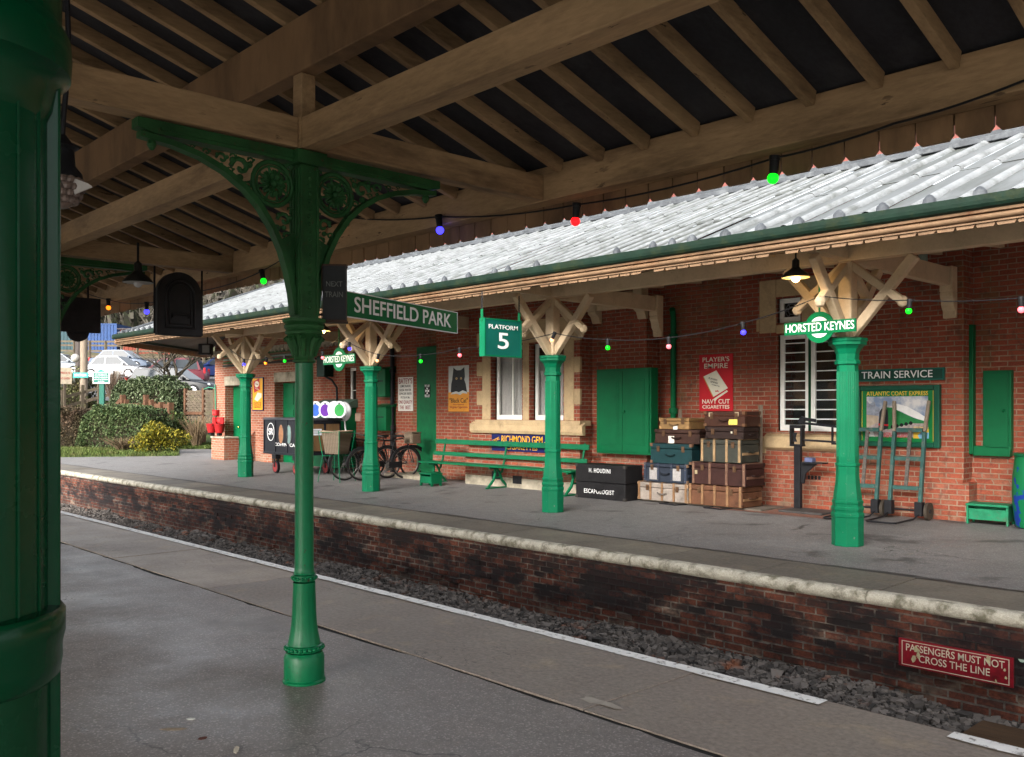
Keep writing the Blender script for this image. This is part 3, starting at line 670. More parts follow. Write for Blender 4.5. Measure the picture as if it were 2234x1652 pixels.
# ------------------------------------------------------------------ station canopy
sc = thing('station_canopy', "canopy over the far platform with pale metal sheet roof and cream rolled fascia", "canopy", (-10, 10, 0))
GY, GZ = 9.0, 3.60                                            # eaves line
RY, RZ_ = 13.6, 5.36
XG0, XG1 = onY(262, 728, GY).x, 7.0; XRD = onY(632, 615, RY).x
def rs(y): return GZ + (RZ_-GZ)*(y-GY)/(RY-GY)
def xl(y): return XG0 + (XRD-XG0)*(y-GY)/(RY-GY)
def sheet(name, mat, xa, xb, pitch, rh, rw, seed, dz=0.0, hip=False, laps=2):
    """profiled sheets: flat pans between raised rolls, lapped in `laps` rows"""
    random.seed(seed); g = MB(); x = xa; mi = []
    L = (RY-GY)/laps
    while x < xb - .01:
        p = min(pitch, xb - x)
        for r in range(laps):
            ya = GY - .05 + L*r + (0 if r == 0 else random.uniform(-.06, .02)); yb = GY + L*(r+1) + .05
            lift = .012 * (laps-1-r) * 0 + .008*r + random.uniform(0, .006)
            prof = [(0,.0),(p-rw,.0)] + [(p-rw/2 - rw/2*math.cos(math.pi*k/6), rh*math.sin(math.pi*k/6)) for k in range(1, 6)] + [(p,.0)]
            xsn = [(x+q[0], q[1]) for q in prof]; vs = []; ns = 7
            for i in range(ns+1):
                y = ya + (min(yb, RY)-ya)*i/ns; j = random.uniform(-.003, .003)
                for xx, zz in xsn:
                    yy = y
                    if hip:
                        ylim = GY + (RY-GY)*min(1, max(0, (xx-XG0)/(XRD-XG0))); yy = min(y, ylim)
                    vs.append((xx, yy, rs(yy) + dz + zz + lift + j))
            m = len(xsn); g.add(vs, [(i*m+k, i*m+k+1, (i+1)*m+k+1, (i+1)*m+k) for i in range(ns) for k in range(m-1)]); mi += [0 if k == 0 else 1 for i in range(ns) for k in range(m-1)]
            jv = []; w_ = .011                          # dark strip painted as a shadow slot along the roll; dark edge at the lap
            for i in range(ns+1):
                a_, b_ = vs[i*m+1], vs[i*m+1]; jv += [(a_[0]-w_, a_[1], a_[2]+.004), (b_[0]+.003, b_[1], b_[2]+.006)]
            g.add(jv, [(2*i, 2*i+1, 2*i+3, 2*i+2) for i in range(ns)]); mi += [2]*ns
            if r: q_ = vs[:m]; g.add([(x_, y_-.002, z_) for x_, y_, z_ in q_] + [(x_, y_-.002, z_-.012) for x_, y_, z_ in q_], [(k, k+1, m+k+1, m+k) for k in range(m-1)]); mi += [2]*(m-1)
        x += p
    o = g.build(name, mat, sc, world=True, smooth=True, recalc=False); o.data.materials.append(rollm); o.data.materials.append(shade_lapm); o.data.polygons.foreach_set('material_index', mi); return o
rollm = M('bright roll cap', (.20,.21,.212), .45, .2, 4, .002, stain=((.07,.075,.065), 3, .5, .7, .8)); shade_lapm = M('painted roll shadow and dark lap', (.03,.032,.03), .8, .4, 9)
xA, xB, xC, xD_ = onY(1180, 560, 10.5).x, onY(1500, 480, 10.5).x, 0, 0
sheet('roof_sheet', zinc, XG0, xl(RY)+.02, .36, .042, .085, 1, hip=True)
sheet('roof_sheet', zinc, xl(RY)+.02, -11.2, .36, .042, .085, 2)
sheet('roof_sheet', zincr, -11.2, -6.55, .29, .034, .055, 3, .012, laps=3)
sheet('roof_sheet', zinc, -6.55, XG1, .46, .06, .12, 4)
g = MB()                                                      # hip end
cnr = Vector((XG0, GY-.05, GZ)); bk = Vector((onY(430, 740, 13).x, 13.4, GZ)); tp = Vector((XRD, RY, RZ_))
g.add([cnr, tp, bk, cnr+Vector((0,0,-.05)), tp+Vector((0,0,-.05)), bk+Vector((0,0,-.05))], [(0,1,2),(5,4,3),(0,3,4,1),(1,4,5,2),(2,5,3,0)])
g.build('roof_sheet', zinc, sc, world=True)
g = MB(); g.tube([cnr+Vector((0,0,.03)), tp+Vector((0,0,.04))], .045, 8); g.build('hip_roll', lead, sc, world=True, smooth=True)
g = MB(); g.box(XRD-.1, XG1, RY-.17, RY+.03, RZ_-.02, RZ_+.06); g.box(XRD-.1, XG1, RY-.02, RY+.0, RZ_+.062, RZ_+.16); g.build('flashing', lead, sc, world=True, bevel=.02)
random.seed(8); x = XG0+.2                           # lead dressed over the rolls at the eaves
while x < XG1:
    st = .36 if x < -11.2 else (.29 if x < -6.55 else .46)
    if st != .29 or random.random() < .25:
        h = .10 if st > .4 else .075
        MB().lathe([(h*.78,0),(h*.62,.09),(h*.25,.13),(.001,.14)], 8, (x, GY-.02, GZ-.02)).build('eaves_clip', lead, sc, world=True, smooth=True)
    x += st
g = MB(); random.seed(4); x = XG0
while x < XG1:
    w_ = random.uniform(.7, 1.5); g.box(x, min(XG1, x+w_-.01), GY-.09, GY+.12, GZ-.015+random.uniform(-.01,.01), GZ+.005+random.uniform(0,.012)); x += w_
g.build('eaves_flashing', lead, sc, world=True, bevel=.006)
g = MB()                                                      # gutter
pr = [(GY-.20,GZ-.0)] + [(GY-.12-.075*math.cos(a), GZ-.05-.075*math.sin(a)) for a in [math.pi*k/7 for k in range(8)]] + [(GY-.05,GZ)]
g.prism([(p[0], p[1]) for p in pr], (XG0, 0, 0), (0,1,0), (0,0,1), t=-(XG1-XG0)); g.build('gutter', gutterm, sc, world=True)
g = MB()                                                      # rolled cream fascia mouldings below the gutter
mp = [(GY-.13,GZ-.12),(GY-.125,GZ-.165),(GY-.10,GZ-.172)] + [(GY-.075-.045*math.sin(math.pi*k/8), GZ-.178-.045+.045*math.cos(math.pi*k/8)) for k in range(9)] + [(GY-.075,GZ-.275),(GY-.09,GZ-.28),(GY-.09,GZ-.30),(GY-.06,GZ-.305),(GY+.0,GZ-.305),(GY+.0,GZ-.12)]
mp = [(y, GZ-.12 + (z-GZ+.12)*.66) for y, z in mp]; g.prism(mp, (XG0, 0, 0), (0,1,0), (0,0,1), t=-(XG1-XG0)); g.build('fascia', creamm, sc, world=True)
g = MB(); random.seed(14); x = XG0                             # toothed valance strip
while x < XG1:
    if random.random() > .06: g.prism([(0,0),(.012,-.032),(.155,-.032+random.uniform(-.004,.004)),(.172,0)], (x, GY-.05, GZ-.242), t=-.02)
    x += .178
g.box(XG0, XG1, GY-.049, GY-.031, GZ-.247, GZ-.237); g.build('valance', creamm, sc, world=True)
ed = (bk - cnr); ed.z = 0; ln = ed.length; ed.normalize()
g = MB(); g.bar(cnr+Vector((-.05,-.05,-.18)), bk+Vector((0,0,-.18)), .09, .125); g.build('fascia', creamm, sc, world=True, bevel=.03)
g = MB(); g.bar(cnr+Vector((-.09,-.1,-.06)), bk+Vector((-.05,0,-.06)), .1, .1); g.build('gutter', gutterm, sc, world=True, bevel=.02)
g = MB(); k = 0
while k*.178 < ln-.2:
    a = cnr + ed*(k*.178); g.prism([(0,0),(.012,-.032),(.155,-.032),(.172,0)], (a.x-.04, a.y, GZ-.242), tuple(ed), t=.02); k += 1
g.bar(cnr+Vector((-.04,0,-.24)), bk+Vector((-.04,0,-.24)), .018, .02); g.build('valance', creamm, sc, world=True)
# boarded soffit, beams and brackets
soff = M("brown soffit boards", (.20,.14,.085), .7, .3, 3, .004, sc=(1,3,1))
g = MB(); g.add([(XG0,GY,GZ-.16),(XG1,GY,GZ-.16),(XG1,13.7,GZ+.42),(bk.x,13.7,GZ+.42),(bk.x,13.4,GZ+.36)], [(0,1,2,3,4)]); g.build('soffit', soff, sc, world=True)
SCY = 10.38; colx = [onZ(1855, 1188, fz(SCY)).x, onZ(1200, 1117, fz(SCY)).x, onZ(802, 1072, fz(SCY)).x, onZ(543, 1040, fz(SCY)).x]
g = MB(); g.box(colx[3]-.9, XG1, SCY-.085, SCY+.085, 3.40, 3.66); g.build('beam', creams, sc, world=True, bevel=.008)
x = XG0+.4; i = 0
while x < XG1: 
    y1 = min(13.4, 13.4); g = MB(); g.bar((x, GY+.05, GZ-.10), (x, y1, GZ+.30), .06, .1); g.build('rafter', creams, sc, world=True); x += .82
for i, x in enumerate(colx):
    yw = (Y1, Y2, Y1, Y1)[i]
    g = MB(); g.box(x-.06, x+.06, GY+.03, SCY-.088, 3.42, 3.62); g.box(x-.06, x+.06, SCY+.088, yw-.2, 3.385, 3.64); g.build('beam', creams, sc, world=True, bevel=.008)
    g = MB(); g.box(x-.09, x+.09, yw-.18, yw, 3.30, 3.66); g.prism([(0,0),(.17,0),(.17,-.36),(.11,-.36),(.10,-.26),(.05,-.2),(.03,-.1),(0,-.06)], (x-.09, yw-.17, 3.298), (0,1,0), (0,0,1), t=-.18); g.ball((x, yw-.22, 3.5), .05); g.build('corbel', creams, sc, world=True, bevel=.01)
for px, py in ((1405, 660), (1305, 672)):
    q = onY(px, py, Y2)
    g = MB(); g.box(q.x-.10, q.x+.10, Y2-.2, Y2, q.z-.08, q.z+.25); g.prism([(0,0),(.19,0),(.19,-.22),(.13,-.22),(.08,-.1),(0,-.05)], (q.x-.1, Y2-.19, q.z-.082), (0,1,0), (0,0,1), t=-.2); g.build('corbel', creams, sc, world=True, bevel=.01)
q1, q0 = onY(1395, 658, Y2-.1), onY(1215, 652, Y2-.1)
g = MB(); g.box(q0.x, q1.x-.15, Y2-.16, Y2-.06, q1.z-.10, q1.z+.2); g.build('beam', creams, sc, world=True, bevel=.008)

def canopy_column(label, x):
    t = thing('canopy_column', label, "column", (x, SCY, fz(SCY)), 0, "columns of the far canopy")
    r8 = math.pi/8; k = 1/math.cos(r8)
    def L(name, prof, mat=greenb, b=.004): return MB().lathe([(r*k, z) for r, z in prof], 8, rot=r8).build(name, mat, t, bevel=b)
    L('base', [(.168,0),(.168,.34),(.175,.345),(.175,.385),(.165,.39),(.165,.42),(.172,.425),(.172,.46),(.160,.465),(.160,.50),(.166,.505),(.166,.535),(.152,.54),(.150,.58),(.128,.74),(.122,.84),(.122,.94),(.13,.945),(.13,.975),(.12,.98)])
    g = MB().lathe([(.118*k,.98),(.112*k,2.14)], 8, rot=r8)
    for f in range(8):                                       # flutes
        a = f*math.pi/4
        for o_ in (-.03, -.01, .01, .03):
            p = [(.114*math.cos(a)-o_*math.sin(a), .114*math.sin(a)+o_*math.cos(a), z) for z in (1.05, 2.06)]
            g.tube(p, .0075, 5)
    g.build('shaft', greenb, t)
    L('capital', [(.118,2.14),(.135,2.15),(.135,2.19),(.118,2.2),(.122,2.27),(.145,2.33),(.182,2.37),(.2,2.375),(.2,2.41),(.21,2.42),(.21,2.455),(.17,2.46)])
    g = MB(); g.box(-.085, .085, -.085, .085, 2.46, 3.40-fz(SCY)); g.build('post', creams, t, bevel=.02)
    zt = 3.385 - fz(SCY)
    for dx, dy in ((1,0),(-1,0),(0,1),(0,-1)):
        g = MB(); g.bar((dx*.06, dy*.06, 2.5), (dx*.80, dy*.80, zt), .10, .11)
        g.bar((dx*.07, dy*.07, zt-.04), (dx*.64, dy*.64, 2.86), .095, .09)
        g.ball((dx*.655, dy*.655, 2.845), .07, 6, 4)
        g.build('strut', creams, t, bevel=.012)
    return t
k1 = canopy_column("bright green canopy column in front of the framed train poster", colx[0])
for x, l in zip(colx[1:], ("bright green canopy column before the right end of the green bench", "bright green canopy column standing among the bicycles", "bright green canopy column by the yellow poster and coffin carrier")):
    dup(k1, (x, SCY, fz(SCY)), label=l)
# ------------------------------------------------------------------ signs
def board(name, label, cat, c0, rz, w_, h_, t, mat, edge=None, group=None, eb=.012, part='board'):
    """thing at the board's bottom centre; local x along the board, front faces local -y"""
    o = thing(name, label, cat, c0, rz, group)
    g = MB(); g.box(-w_/2, w_/2, 0, t, 0, h_); g.build(part, mat, o, bevel=.002)
    if edge:
        g = MB(); e = eb; y0, y1 = -.004, t+.002
        g.box(-w_/2-.001, -w_/2+e, y0, y1, -.001, h_+.001); g.box(w_/2-e, w_/2+.001, y0, y1, -.001, h_+.001)
        g.box(-w_/2+e, w_/2-e, y0, y1, -.001, e); g.box(-w_/2+e, w_/2-e, y0, y1, h_-e, h_+.001); g.build('rim', edge, o)
    return o
def wallboard(name, label, cat, px0, px1, py0, py1, Y, t, mat, edge=None, eb=.012, part='plate'):
    xa, xb = xat(px0, Y), xat(px1, Y); m_ = (px0+px1)/2; z1, z0 = zat(m_, py0, Y), zat(m_, py1, Y)
    o = board(name, label, cat, ((xa+xb)/2, Y-t, z0), 0, xb-xa, z1-z0, t-.003, mat, edge, eb=eb, part=part)
    return o, xb-xa, z1-z0
CAP = .70
def T(o, s, x, z, h_, mat, w=None, bold=0.0, y=-.003, sp=1.0, name='lettering', shear=0.0, align='CENTER', roll=0.0):
    return text(s, h_/CAP, mat, o, (x, y, z), (R(90), roll, 0) if not roll else (R(90), -roll, 0), bold, w, name, align=align, sp=sp, shear=shear)
def flat(o, name, poly, mat, y=-.003, t=.002):
    return MB().prism(poly, (0, y, 0), (1,0,0), (0,0,1), t).build(name, mat, o)
def disc(cx, cz, rx, rz=None, n=28, a0=0, a1=2*math.pi):
    rz = rz or rx; return [(cx+rx*math.cos(a0+(a1-a0)*k/n), cz+rz*math.sin(a0+(a1-a0)*k/n)) for k in range(n if a1-a0 > 6.28 else n+1)]
# finger board SHEFFIELD PARK and its NEXT TRAIN box
pL = onD(750, 662, 5.75); u = Vector((-.36, .933, 0)).normalized(); Lb = 1.46; hb = .162
ob = board('destination_board', "long green finger board reading SHEFFIELD PARK in white", "sign", (pL.x+u.x*Lb/2, pL.y+u.y*Lb/2, pL.z-hb/2), math.atan2(u.y, u.x), Lb, hb, .02, signg, white, eb=.004)
T(ob, "SHEFFIELD PARK", .0, hb*.5, .098, white, w=1.25, bold=.010)
pb = onD(729, 703, 5.62); wbx = .142
ox = thing('train_indicator_box', "narrow black box lettered NEXT TRAIN on the middle iron column", "sign", pb, YAW+.1)
g = MB(); g.box(-wbx/2, wbx/2, 0, .1, .012, .35); g.build('box', blackp, ox, bevel=.004)
g = MB(); g.box(-wbx/2-.006, wbx/2+.006, -.006, .106, 0, .014); g.box(-wbx/2-.004, wbx/2+.004, -.004, .104, .345, .355); g.box(-wbx/2-.005, -wbx/2-.001, -.004, .0, .013, .346); g.build('rim', M("rusty edging", (.05,.025,.015), .6), ox)
T(ox, "NEXT", 0, .232, .032, dimw, w=.098, bold=.001); T(ox, "TRAIN", 0, .168, .034, dimw, w=.108, bold=.001)
g = MB(); 
for z in (.05, .3): g.bar((-wbx/2-.12, .06, z), (-wbx/2, .05, z), .02, .012)
g.build('bracket', black, ox)
# PLATFORM 5
XS = -9.95; a, b = onX(1057, 695, XS), onX(1138, 700, XS); z0 = onX(1100, 779, XS).z; z1 = onX(1100, 697, XS).z
op = board('platform_sign', "square green box sign reading PLATFORM 5 hanging on two chains", "sign", (XS, (a.y+b.y)/2, z0), R(90), b.y-a.y, z1-z0, .11, signdg, greenb, eb=.022)
hw, hh = b.y-a.y, z1-z0
T(op, "PLATFORM", 0, hh*.78, .062, white, w=hw*.78, bold=.004); T(op, "5", 0, hh*.40, .235, white, w=hw*.29, bold=.022)
g = MB()
for s in (-1, 1): g.box(s*(hw/2-.0)-.005, s*(hw/2)+.005, .03, .08, hh-.05, hh+.13)
g.build('hanger', greenw, op)
ztop = 3.32
for s in (-1, 1):
    g = MB(); z = hh+.12; k = 0
    while z < ztop - z0:
        r_, n = .014, 8; pts = [((r_*.75)*math.cos(a_)*(1 if k % 2 else 0), .055+(r_*.75)*math.cos(a_)*(0 if k % 2 else 1), z+.022+.024*math.sin(a_)) for a_ in [2*math.pi*q/n for q in range(n)]]
        pts = [(p[0]+s*hw/2, p[1], p[2]) for p in pts]; g.tube(pts, .005, 5, closed=True); z += .036; k += 1
    g.build('chain', black, op, smooth=True)
# HORSTED KEYNES totems
def totem(label, px0, px1, pyl, pyr, Y, rod_top):
    a, b = onY(px0, pyl, Y), onY(px1, pyr, Y); W_ = b.x-a.x; c = (a+b)/2; hb_ = W_*.165
    o = thing('station_name_sign', label, "sign", (c.x, Y, c.z), 0, "station name roundels")
    g = MB(); g.box(-W_/2, W_/2, -.012, .012, -hb_/2, hb_/2); g.build('bar', signg, o, bevel=.002)
    R1 = W_*.205
    flat(o, 'roundel', disc(0, 0, R1), signg, y=-.004, t=.02)
    for s in (1, -1):
        r2 = R1*.66; th = math.asin(hb_*.5/r2); flat(o, 'half_disc', disc(0, 0, r2, n=14, a0=th if s > 0 else math.pi+th, a1=math.pi-th if s > 0 else 2*math.pi-th), white, y=-.006)
    T(o, "HORSTED KEYNES", 0, 0, hb_*.66, white, w=W_*.955, bold=.006, y=-.0145)
    g = MB(); g.tube([(0,0,R1*.95),(0,0,rod_top-c.z)], .012, 8); g.build('rod', greenw, o)
totem("green and white HORSTED KEYNES roundel before the right canopy column", 1712, 1868, 719, 709, 10.05, 3.5)
totem("small HORSTED KEYNES roundel above the bicycles beside a canopy column", 706, 775, 789, 779, 10.2, 3.5)
# posters and enamel plates on the wall
redE = M("red enamel", (.46,.012,.02), .3, .08, 4, stain=((.12,.02,.015), 6, .6, .75, .5)); yelE = M("yellow enamel", (.72,.36,.02), .3, .08, 4); blueE = M("blue enamel", (.008,.012,.075), .3, .1, 4)
whE = M("white enamel", (.66,.64,.58), .35, .08, 5, stain=((.3,.22,.14), 9, .6, .75, .5)); orE = M("orange enamel", (.66,.27,.03), .35, .1, 5, stain=((.25,.09,.02), 9, .58, .72, .5)); blk = M("black enamel", (.008,.008,.009), .3, .2, 5); skyE = M("pale grey enamel", (.50,.52,.50), .4, .08, 5)
cardw = M("cream packet white", (.70,.66,.54), .4, .06, 5)
o, w_, h_ = wallboard('enamel_sign', "red enamel sign for Player's Empire Navy Cut cigarettes", "sign", 1527, 1600, 773, 897, Y1, .02, redE)
T(o, "PLAYER'S", 0, h_*.905, .078, cardw, w=w_*.80, bold=.008); T(o, "EMPIRE", 0, h_*.79, .085, cardw, w=w_*.70, bold=.008)
T(o, "NAVY CUT", 0, h_*.165, .075, cardw, w=w_*.82, bold=.008); T(o, "CIGARETTES", 0, h_*.07, .06, cardw, w=w_*.80, bold=.006)
P = lambda *q: [(x*w_, z*h_) for x, z in q]
flat(o, 'packet', P((-.38,.61),(.02,.715),(.36,.40),(-.08,.245)), cardw)
flat(o, 'packet_edge', P((.36,.40),(.33,.365),(-.06,.215),(-.08,.245)), redE, y=-.0034); flat(o, 'packet_lid', P((-.06,.215),(.33,.365),(.36,.34),(-.02,.19)), cardw, y=-.003)
flat(o, 'packet_rule', P((-.38,.61),(-.36,.615),(-.06,.25),(-.08,.245)), M("gold line", (.45,.3,.08), .4), y=-.0036)
T(o, "PLAYER'S", -.08*w_, .56*h_, .03, blk, w=w_*.26, y=-.0056, roll=R(-14)); T(o, "EMPIRE", -.04*w_, .50*h_, .03, blk, w=w_*.22, y=-.0056, roll=R(-14)); T(o, "CIGARETTES", 0, .45*h_, .02, blk, w=w_*.24, y=-.0056, roll=R(-14))
flat(o, 'emblem', [(x+.04*w_, z+.34*h_) for x, z in ((-.03,-.01),(0,.005),(.04,-.01),(.02,.03),(.0,.015),(-.03,.025))], redE, y=-.0056)
o, w_, h_ = wallboard('enamel_sign', "white enamel sign reading BATEYS lemonade soda water ginger beer", "sign", 870, 902, 823, 897, Y1, .02, whE)
mar = M("maroon enamel letters", (.25,.02,.025), .35)
for s, z, hh_, ww, m_ in (("BATEY'S", .875, .13, .9, mar), ("LEMONADE", .73, .055, .72, blk), ("SODA WATER", .615, .055, .8, blk), ("GINGER BEER", .51, .055, .86, blk), ("KOLA &c", .40, .055, .62, blk), ("ONE QUALITY", .26, .08, .94, mar), ("THE  BEST.", .10, .09, .78, mar)):
    T(o, s, 0, h_*z, hh_, m_, w=w_*ww, bold=.008 if hh_ > .07 else .003)
o, w_, h_ = wallboard('enamel_sign', "enamel sign with a sitting black cat above orange lettering", "sign", 980, 1025, 798, 898, Y4, .02, skyE)
P = lambda *q: [(x*w_, z*h_) for x, z in q]
flat(o, 'lower_panel', P((-.5,0),(.5,0),(.5,.42),(-.5,.42)), orE)
flat(o, 'cat', P((-.38,.42),(-.36,.60),(-.31,.70),(-.30,.76),(-.27,.86),(-.25,.965),(-.17,.925),(-.08,.90),(.10,.90),(.19,.93),(.27,.965),(.29,.86),(.30,.76),(.27,.69),(.34,.60),(.40,.42)), blk, y=-.0036)
eye = M("amber eye", (.62,.40,.16), .3)
for s in (-.1, .12): flat(o, 'eye', disc(s*w_, .72*h_, .045*w_, .026*h_, 12), eye, y=-.0056); flat(o, 'pupil', disc(s*w_, .72*h_, .016*w_, .02*h_, 10), blk, y=-.0066)
flat(o, 'ribbon', P((-.4,.375),(-.3,.42),(-.12,.44),(.02,.42),(.2,.46),(.38,.43),(.42,.385),(.2,.40),(.08,.36),(-.1,.39)), skyE, y=-.0050)
T(o, '"Black Cat"', 0, .235*h_, .10, blk, w=w_*.88, bold=.005, y=-.005); T(o, "Pure Matured", 0, .15*h_, .03, mar, w=w_*.5, y=-.005); T(o, "Virginia Cigarettes", 0, .095*h_, .05, mar, w=w_*.86, bold=.002, y=-.005)
o, w_, h_ = wallboard('enamel_sign', "long navy enamel sign with yellow RICHMOND GEM letters below the bay window", "sign", 1074, 1210, 947, 986, Y3, .02, blueE)
T(o, "RICHMOND GEM", -.0*w_, .66*h_, .145, yelE, w=w_*.66, bold=.012); T(o, "SMOKE", -.42*w_, .62*h_, .06, yelE, w=w_*.12, bold=.004, roll=R(20)); T(o, "CIGARETTES", .42*w_, .62*h_, .05, yelE, w=w_*.13, bold=.003, roll=R(20))
T(o, "CIGARETTES", 0, .22*h_, .09, yelE, w=w_*.5, bold=.006)
o, w_, h_ = wallboard('enamel_sign', "yellow enamel cigarette sign with blue rim between the two left doors", "sign", 552, 576, 824, 896, Y1, .03, yelE, blueE, .025)
P = lambda *q: [(x*w_, z*h_) for x, z in q]
flat(o, 'red_packet', P((-.40,.88),(.16,.98),(.22,.64),(-.30,.54)), redE); flat(o, 'packet_oval', disc(-.06*w_, .80*h_, .2*w_, .095*h_, 18), cardw, y=-.005)
flat(o, 'white_packet', P((-.28,.34),(.0,.55),(.36,.52),(.36,.40),(.0,.28)), cardw)
for i, s in enumerate(("CIGARETTES", "TEN FOR", "THREEPENCE")): T(o, s, -.02*w_, (.23-.065*i)*h_, .05, mar, w=w_*.7, bold=.004)
T(o, "CRAVEN", -.06*w_, .80*h_, .04, mar, w=w_*.28, y=-.0075, roll=R(-12)); T(o, "VIRGINIA", -.06*w_, .66*h_, .04, cardw, w=w_*.36, y=-.005, roll=R(-12))
o, w_, h_ = wallboard('first_aid_plate', "small black first-aid plate with a white cross on the tall green door", "sign", 927, 939, 839, 867, Y1-.075, .012, blk)
for k in range(4):
    a = k*math.pi/2; f = lambda r, t: (r*math.cos(a+t), .5*h_ + r*math.sin(a+t)); flat(o, 'cross_arm', [(0, .5*h_), f(.085, -.38), f(.065, 0), f(.085, .38)], white)
T(o, "FIRST AID", 0, .93*h_, .03, white, w=w_*.9); T(o, "ST. JOHN", 0, .84*h_, .03, white, w=w_*.8); T(o, "FIRST AID", 0, .15*h_, .035, white, w=w_*.9); T(o, "DIVISION", 0, .05*h_, .03, white, w=w_*.8)
# TRAIN SERVICE board and framed poster
o, w_, h_ = wallboard('heading_board', "dark green board reading TRAIN SERVICE above the framed poster", "sign", 1868, 2062, 805, 831, Y1, .04, M("dark green heading", (.008,.05,.032), .4, .1), signdg, .02)
T(o, "TRAIN SERVICE", -.02*w_, .5*h_, .105, white, w=w_*.80, bold=.004)
o, w_, h_ = wallboard('framed_poster', "green framed poster of a steam train headed ATLANTIC COAST EXPRESS", "poster", 1872, 2053, 841, 975, Y1, .05, M("poster mount", (.005,.16,.04), .4, .08), None)
P = lambda *q: [(x*w_, z*h_) for x, z in q]
g = MB(); e = .075
for a in ((-.5*w_-.01, -.5*w_+e, 0, h_), (.5*w_-e, .5*w_+.01, 0, h_)): g.box(a[0], a[1], -.035, .045, a[2], a[3])
g.box(-.5*w_+e, .5*w_-e, -.035, .045, 0, e); g.box(-.5*w_+e, .5*w_-e, -.035, .045, h_-e, h_); g.build('frame', M("dark green frame", (.006,.07,.04), .35, .12), o, bevel=.012)
yel = M("poster yellow", (.70,.45,.05), .5, .05); pyl = lambda n, q, m_, y: flat(o, n, P(*q), m_, y=y, t=.001)
for q in (((-.43,.10),(-.425,.10),(-.425,.91),(-.43,.91)), ((.425,.10),(.43,.10),(.43,.91),(.425,.91))): pyl('rule', q, yel, -.0032)
def skyp():
    m, t, p = nodes("painted cloudy sky"); v = coord(t); t.links.new(mixc(t, ramp(t, noise(t, v, 4, 5), .42, .62), (.18,.24,.36), (.62,.60,.58)), p.inputs['Base Color']); p.inputs['Roughness'].default_value = .5; return m
pyl('picture_sky', ((-.37,.40),(.37,.40),(.37,.82),(-.37,.82)), skyp(), -.003)
pyl('picture_ground', ((-.37,.16),(.37,.16),(.37,.40),(-.37,.42)), M("painted ballast", (.34,.28,.27), .5, .3, 20), -.003)
pyl('picture_town', ((-.37,.42),(-.20,.42),(-.2,.62),(-.25,.66),(-.27,.74),(-.33,.70),(-.37,.76)), M("painted buildings", (.25,.27,.32), .5, .35, 14), -.0042)
pyl('picture_bank', ((-.37,.30),(-.22,.40),(-.22,.50),(-.37,.52)), M("painted bank", (.38,.3,.22), .5, .2, 12), -.0046)
pyl('picture_smoke', ((-.1,.64),(0,.70),(.12,.66),(.26,.56),(.37,.46),(.37,.40),(.2,.48),(.05,.58)), M("painted steam", (.72,.70,.68), .5, .12, 9), -.005)
pgr = M("painted green engine", (.02,.17,.05), .4, .25, 14); 
pyl('picture_train', ((-.17,.60),(-.13,.645),(-.06,.64),(.05,.57),(.2,.475),(.34,.42),(.34,.385),(.2,.385),(.05,.34),(-.10,.28),(-.17,.30)), pgr, -.0054)
pyl('engine_front', ((-.21,.56),(-.185,.62),(-.15,.64),(-.11,.60),(-.10,.50),(-.10,.30),(-.16,.27),(-.22,.30)), M("painted black", (.02,.022,.025), .5, .3), -.006)
pyl('buffer_beam', ((-.22,.375),(-.10,.365),(-.10,.335),(-.22,.345)), redE, -.0066)
for k in range(5): flat(o, 'wheel', disc((-.05+.055*k)*w_, (.325+.016*k)*h_, .022*w_, n=12), blk, y=-.0066, t=.001)
pyl('track', ((-.05,.17),(-.02,.17),(.37,.37),(.37,.378)), M("painted rail", (.2,.16,.16), .5), -.0046)
pyl('playing_cards', ((-.37,.16),(-.27,.16),(-.29,.25),(-.37,.30)), white, -.0046); flat(o, 'card_pip', disc(-.335*w_, .22*h_, .012*w_, n=8), redE, y=-.0058, t=.001)
pyl('map_inset', ((.2,.145),(.38,.145),(.38,.30),(.2,.30)), M("map blue", (.2,.42,.62), .5), -.0052); pyl('map_land', ((.2,.145),(.27,.145),(.25,.2),(.30,.25),(.38,.24),(.38,.30),(.2,.30)), yel, -.0062)
T(o, "ATLANTIC COAST EXPRESS", 0, .865*h_, .062, yel, w=w_*.74, bold=.005); T(o, "SOUTHERN", .29*w_, .315*h_, .03, yel, w=w_*.17, bold=.002, y=-.006)
T(o, "WATERLOO TO DEVON", -.01*w_, .205*h_, .04, redE, w=w_*.34, bold=.003, y=-.0058); T(o, "AND CORNWALL", -.01*w_, .165*h_, .03, redE, w=w_*.34, bold=.002, y=-.0058)
# red warning plate on the far platform face
a, b = onY(1962, 1420, 8.09), onY(2212, 1470, 8.09); z1, z0 = onY(1962, 1390, 8.09).z, onY(1962, 1450, 8.09).z; w_ = b.x-a.x; h_ = z1-z0
o = board('warning_sign', "chipped dark red plate PASSENGERS MUST NOT CROSS THE LINE on the brick platform face", "sign", ((a.x+b.x)/2, 8.075, z0), 0, w_, h_, .02, M("dark red enamel", (.20,.010,.018), .35, .15, 6, stain=((.05,.008,.008), 5, .5, .7, .7)))
lw = M("worn cream letters", (.52,.47,.36), .5, .15, 30); T(o, "PASSENGERS MUST NOT", 0, .70*h_, .062, lw, w=w_*.86, bold=.002); T(o, "CROSS THE LINE", .0, .36*h_, .062, lw, w=w_*.62, bold=.002)
g = MB(); e = .006; q = .035
for (x0, x1, zz0, zz1) in ((-w_/2+q, w_/2-q, q-.02, q-.02+e), (-w_/2+q, w_/2-q, h_-q+.012, h_-q+.012+e), (-w_/2+q-e, -w_/2+q, q-.02, h_-q+.012+e), (w_/2-q, w_/2-q+e, q-.02, h_-q+.012+e)): g.box(x0, x1, -.002, .001, zz0, zz1)
g.build('border', lw, o)
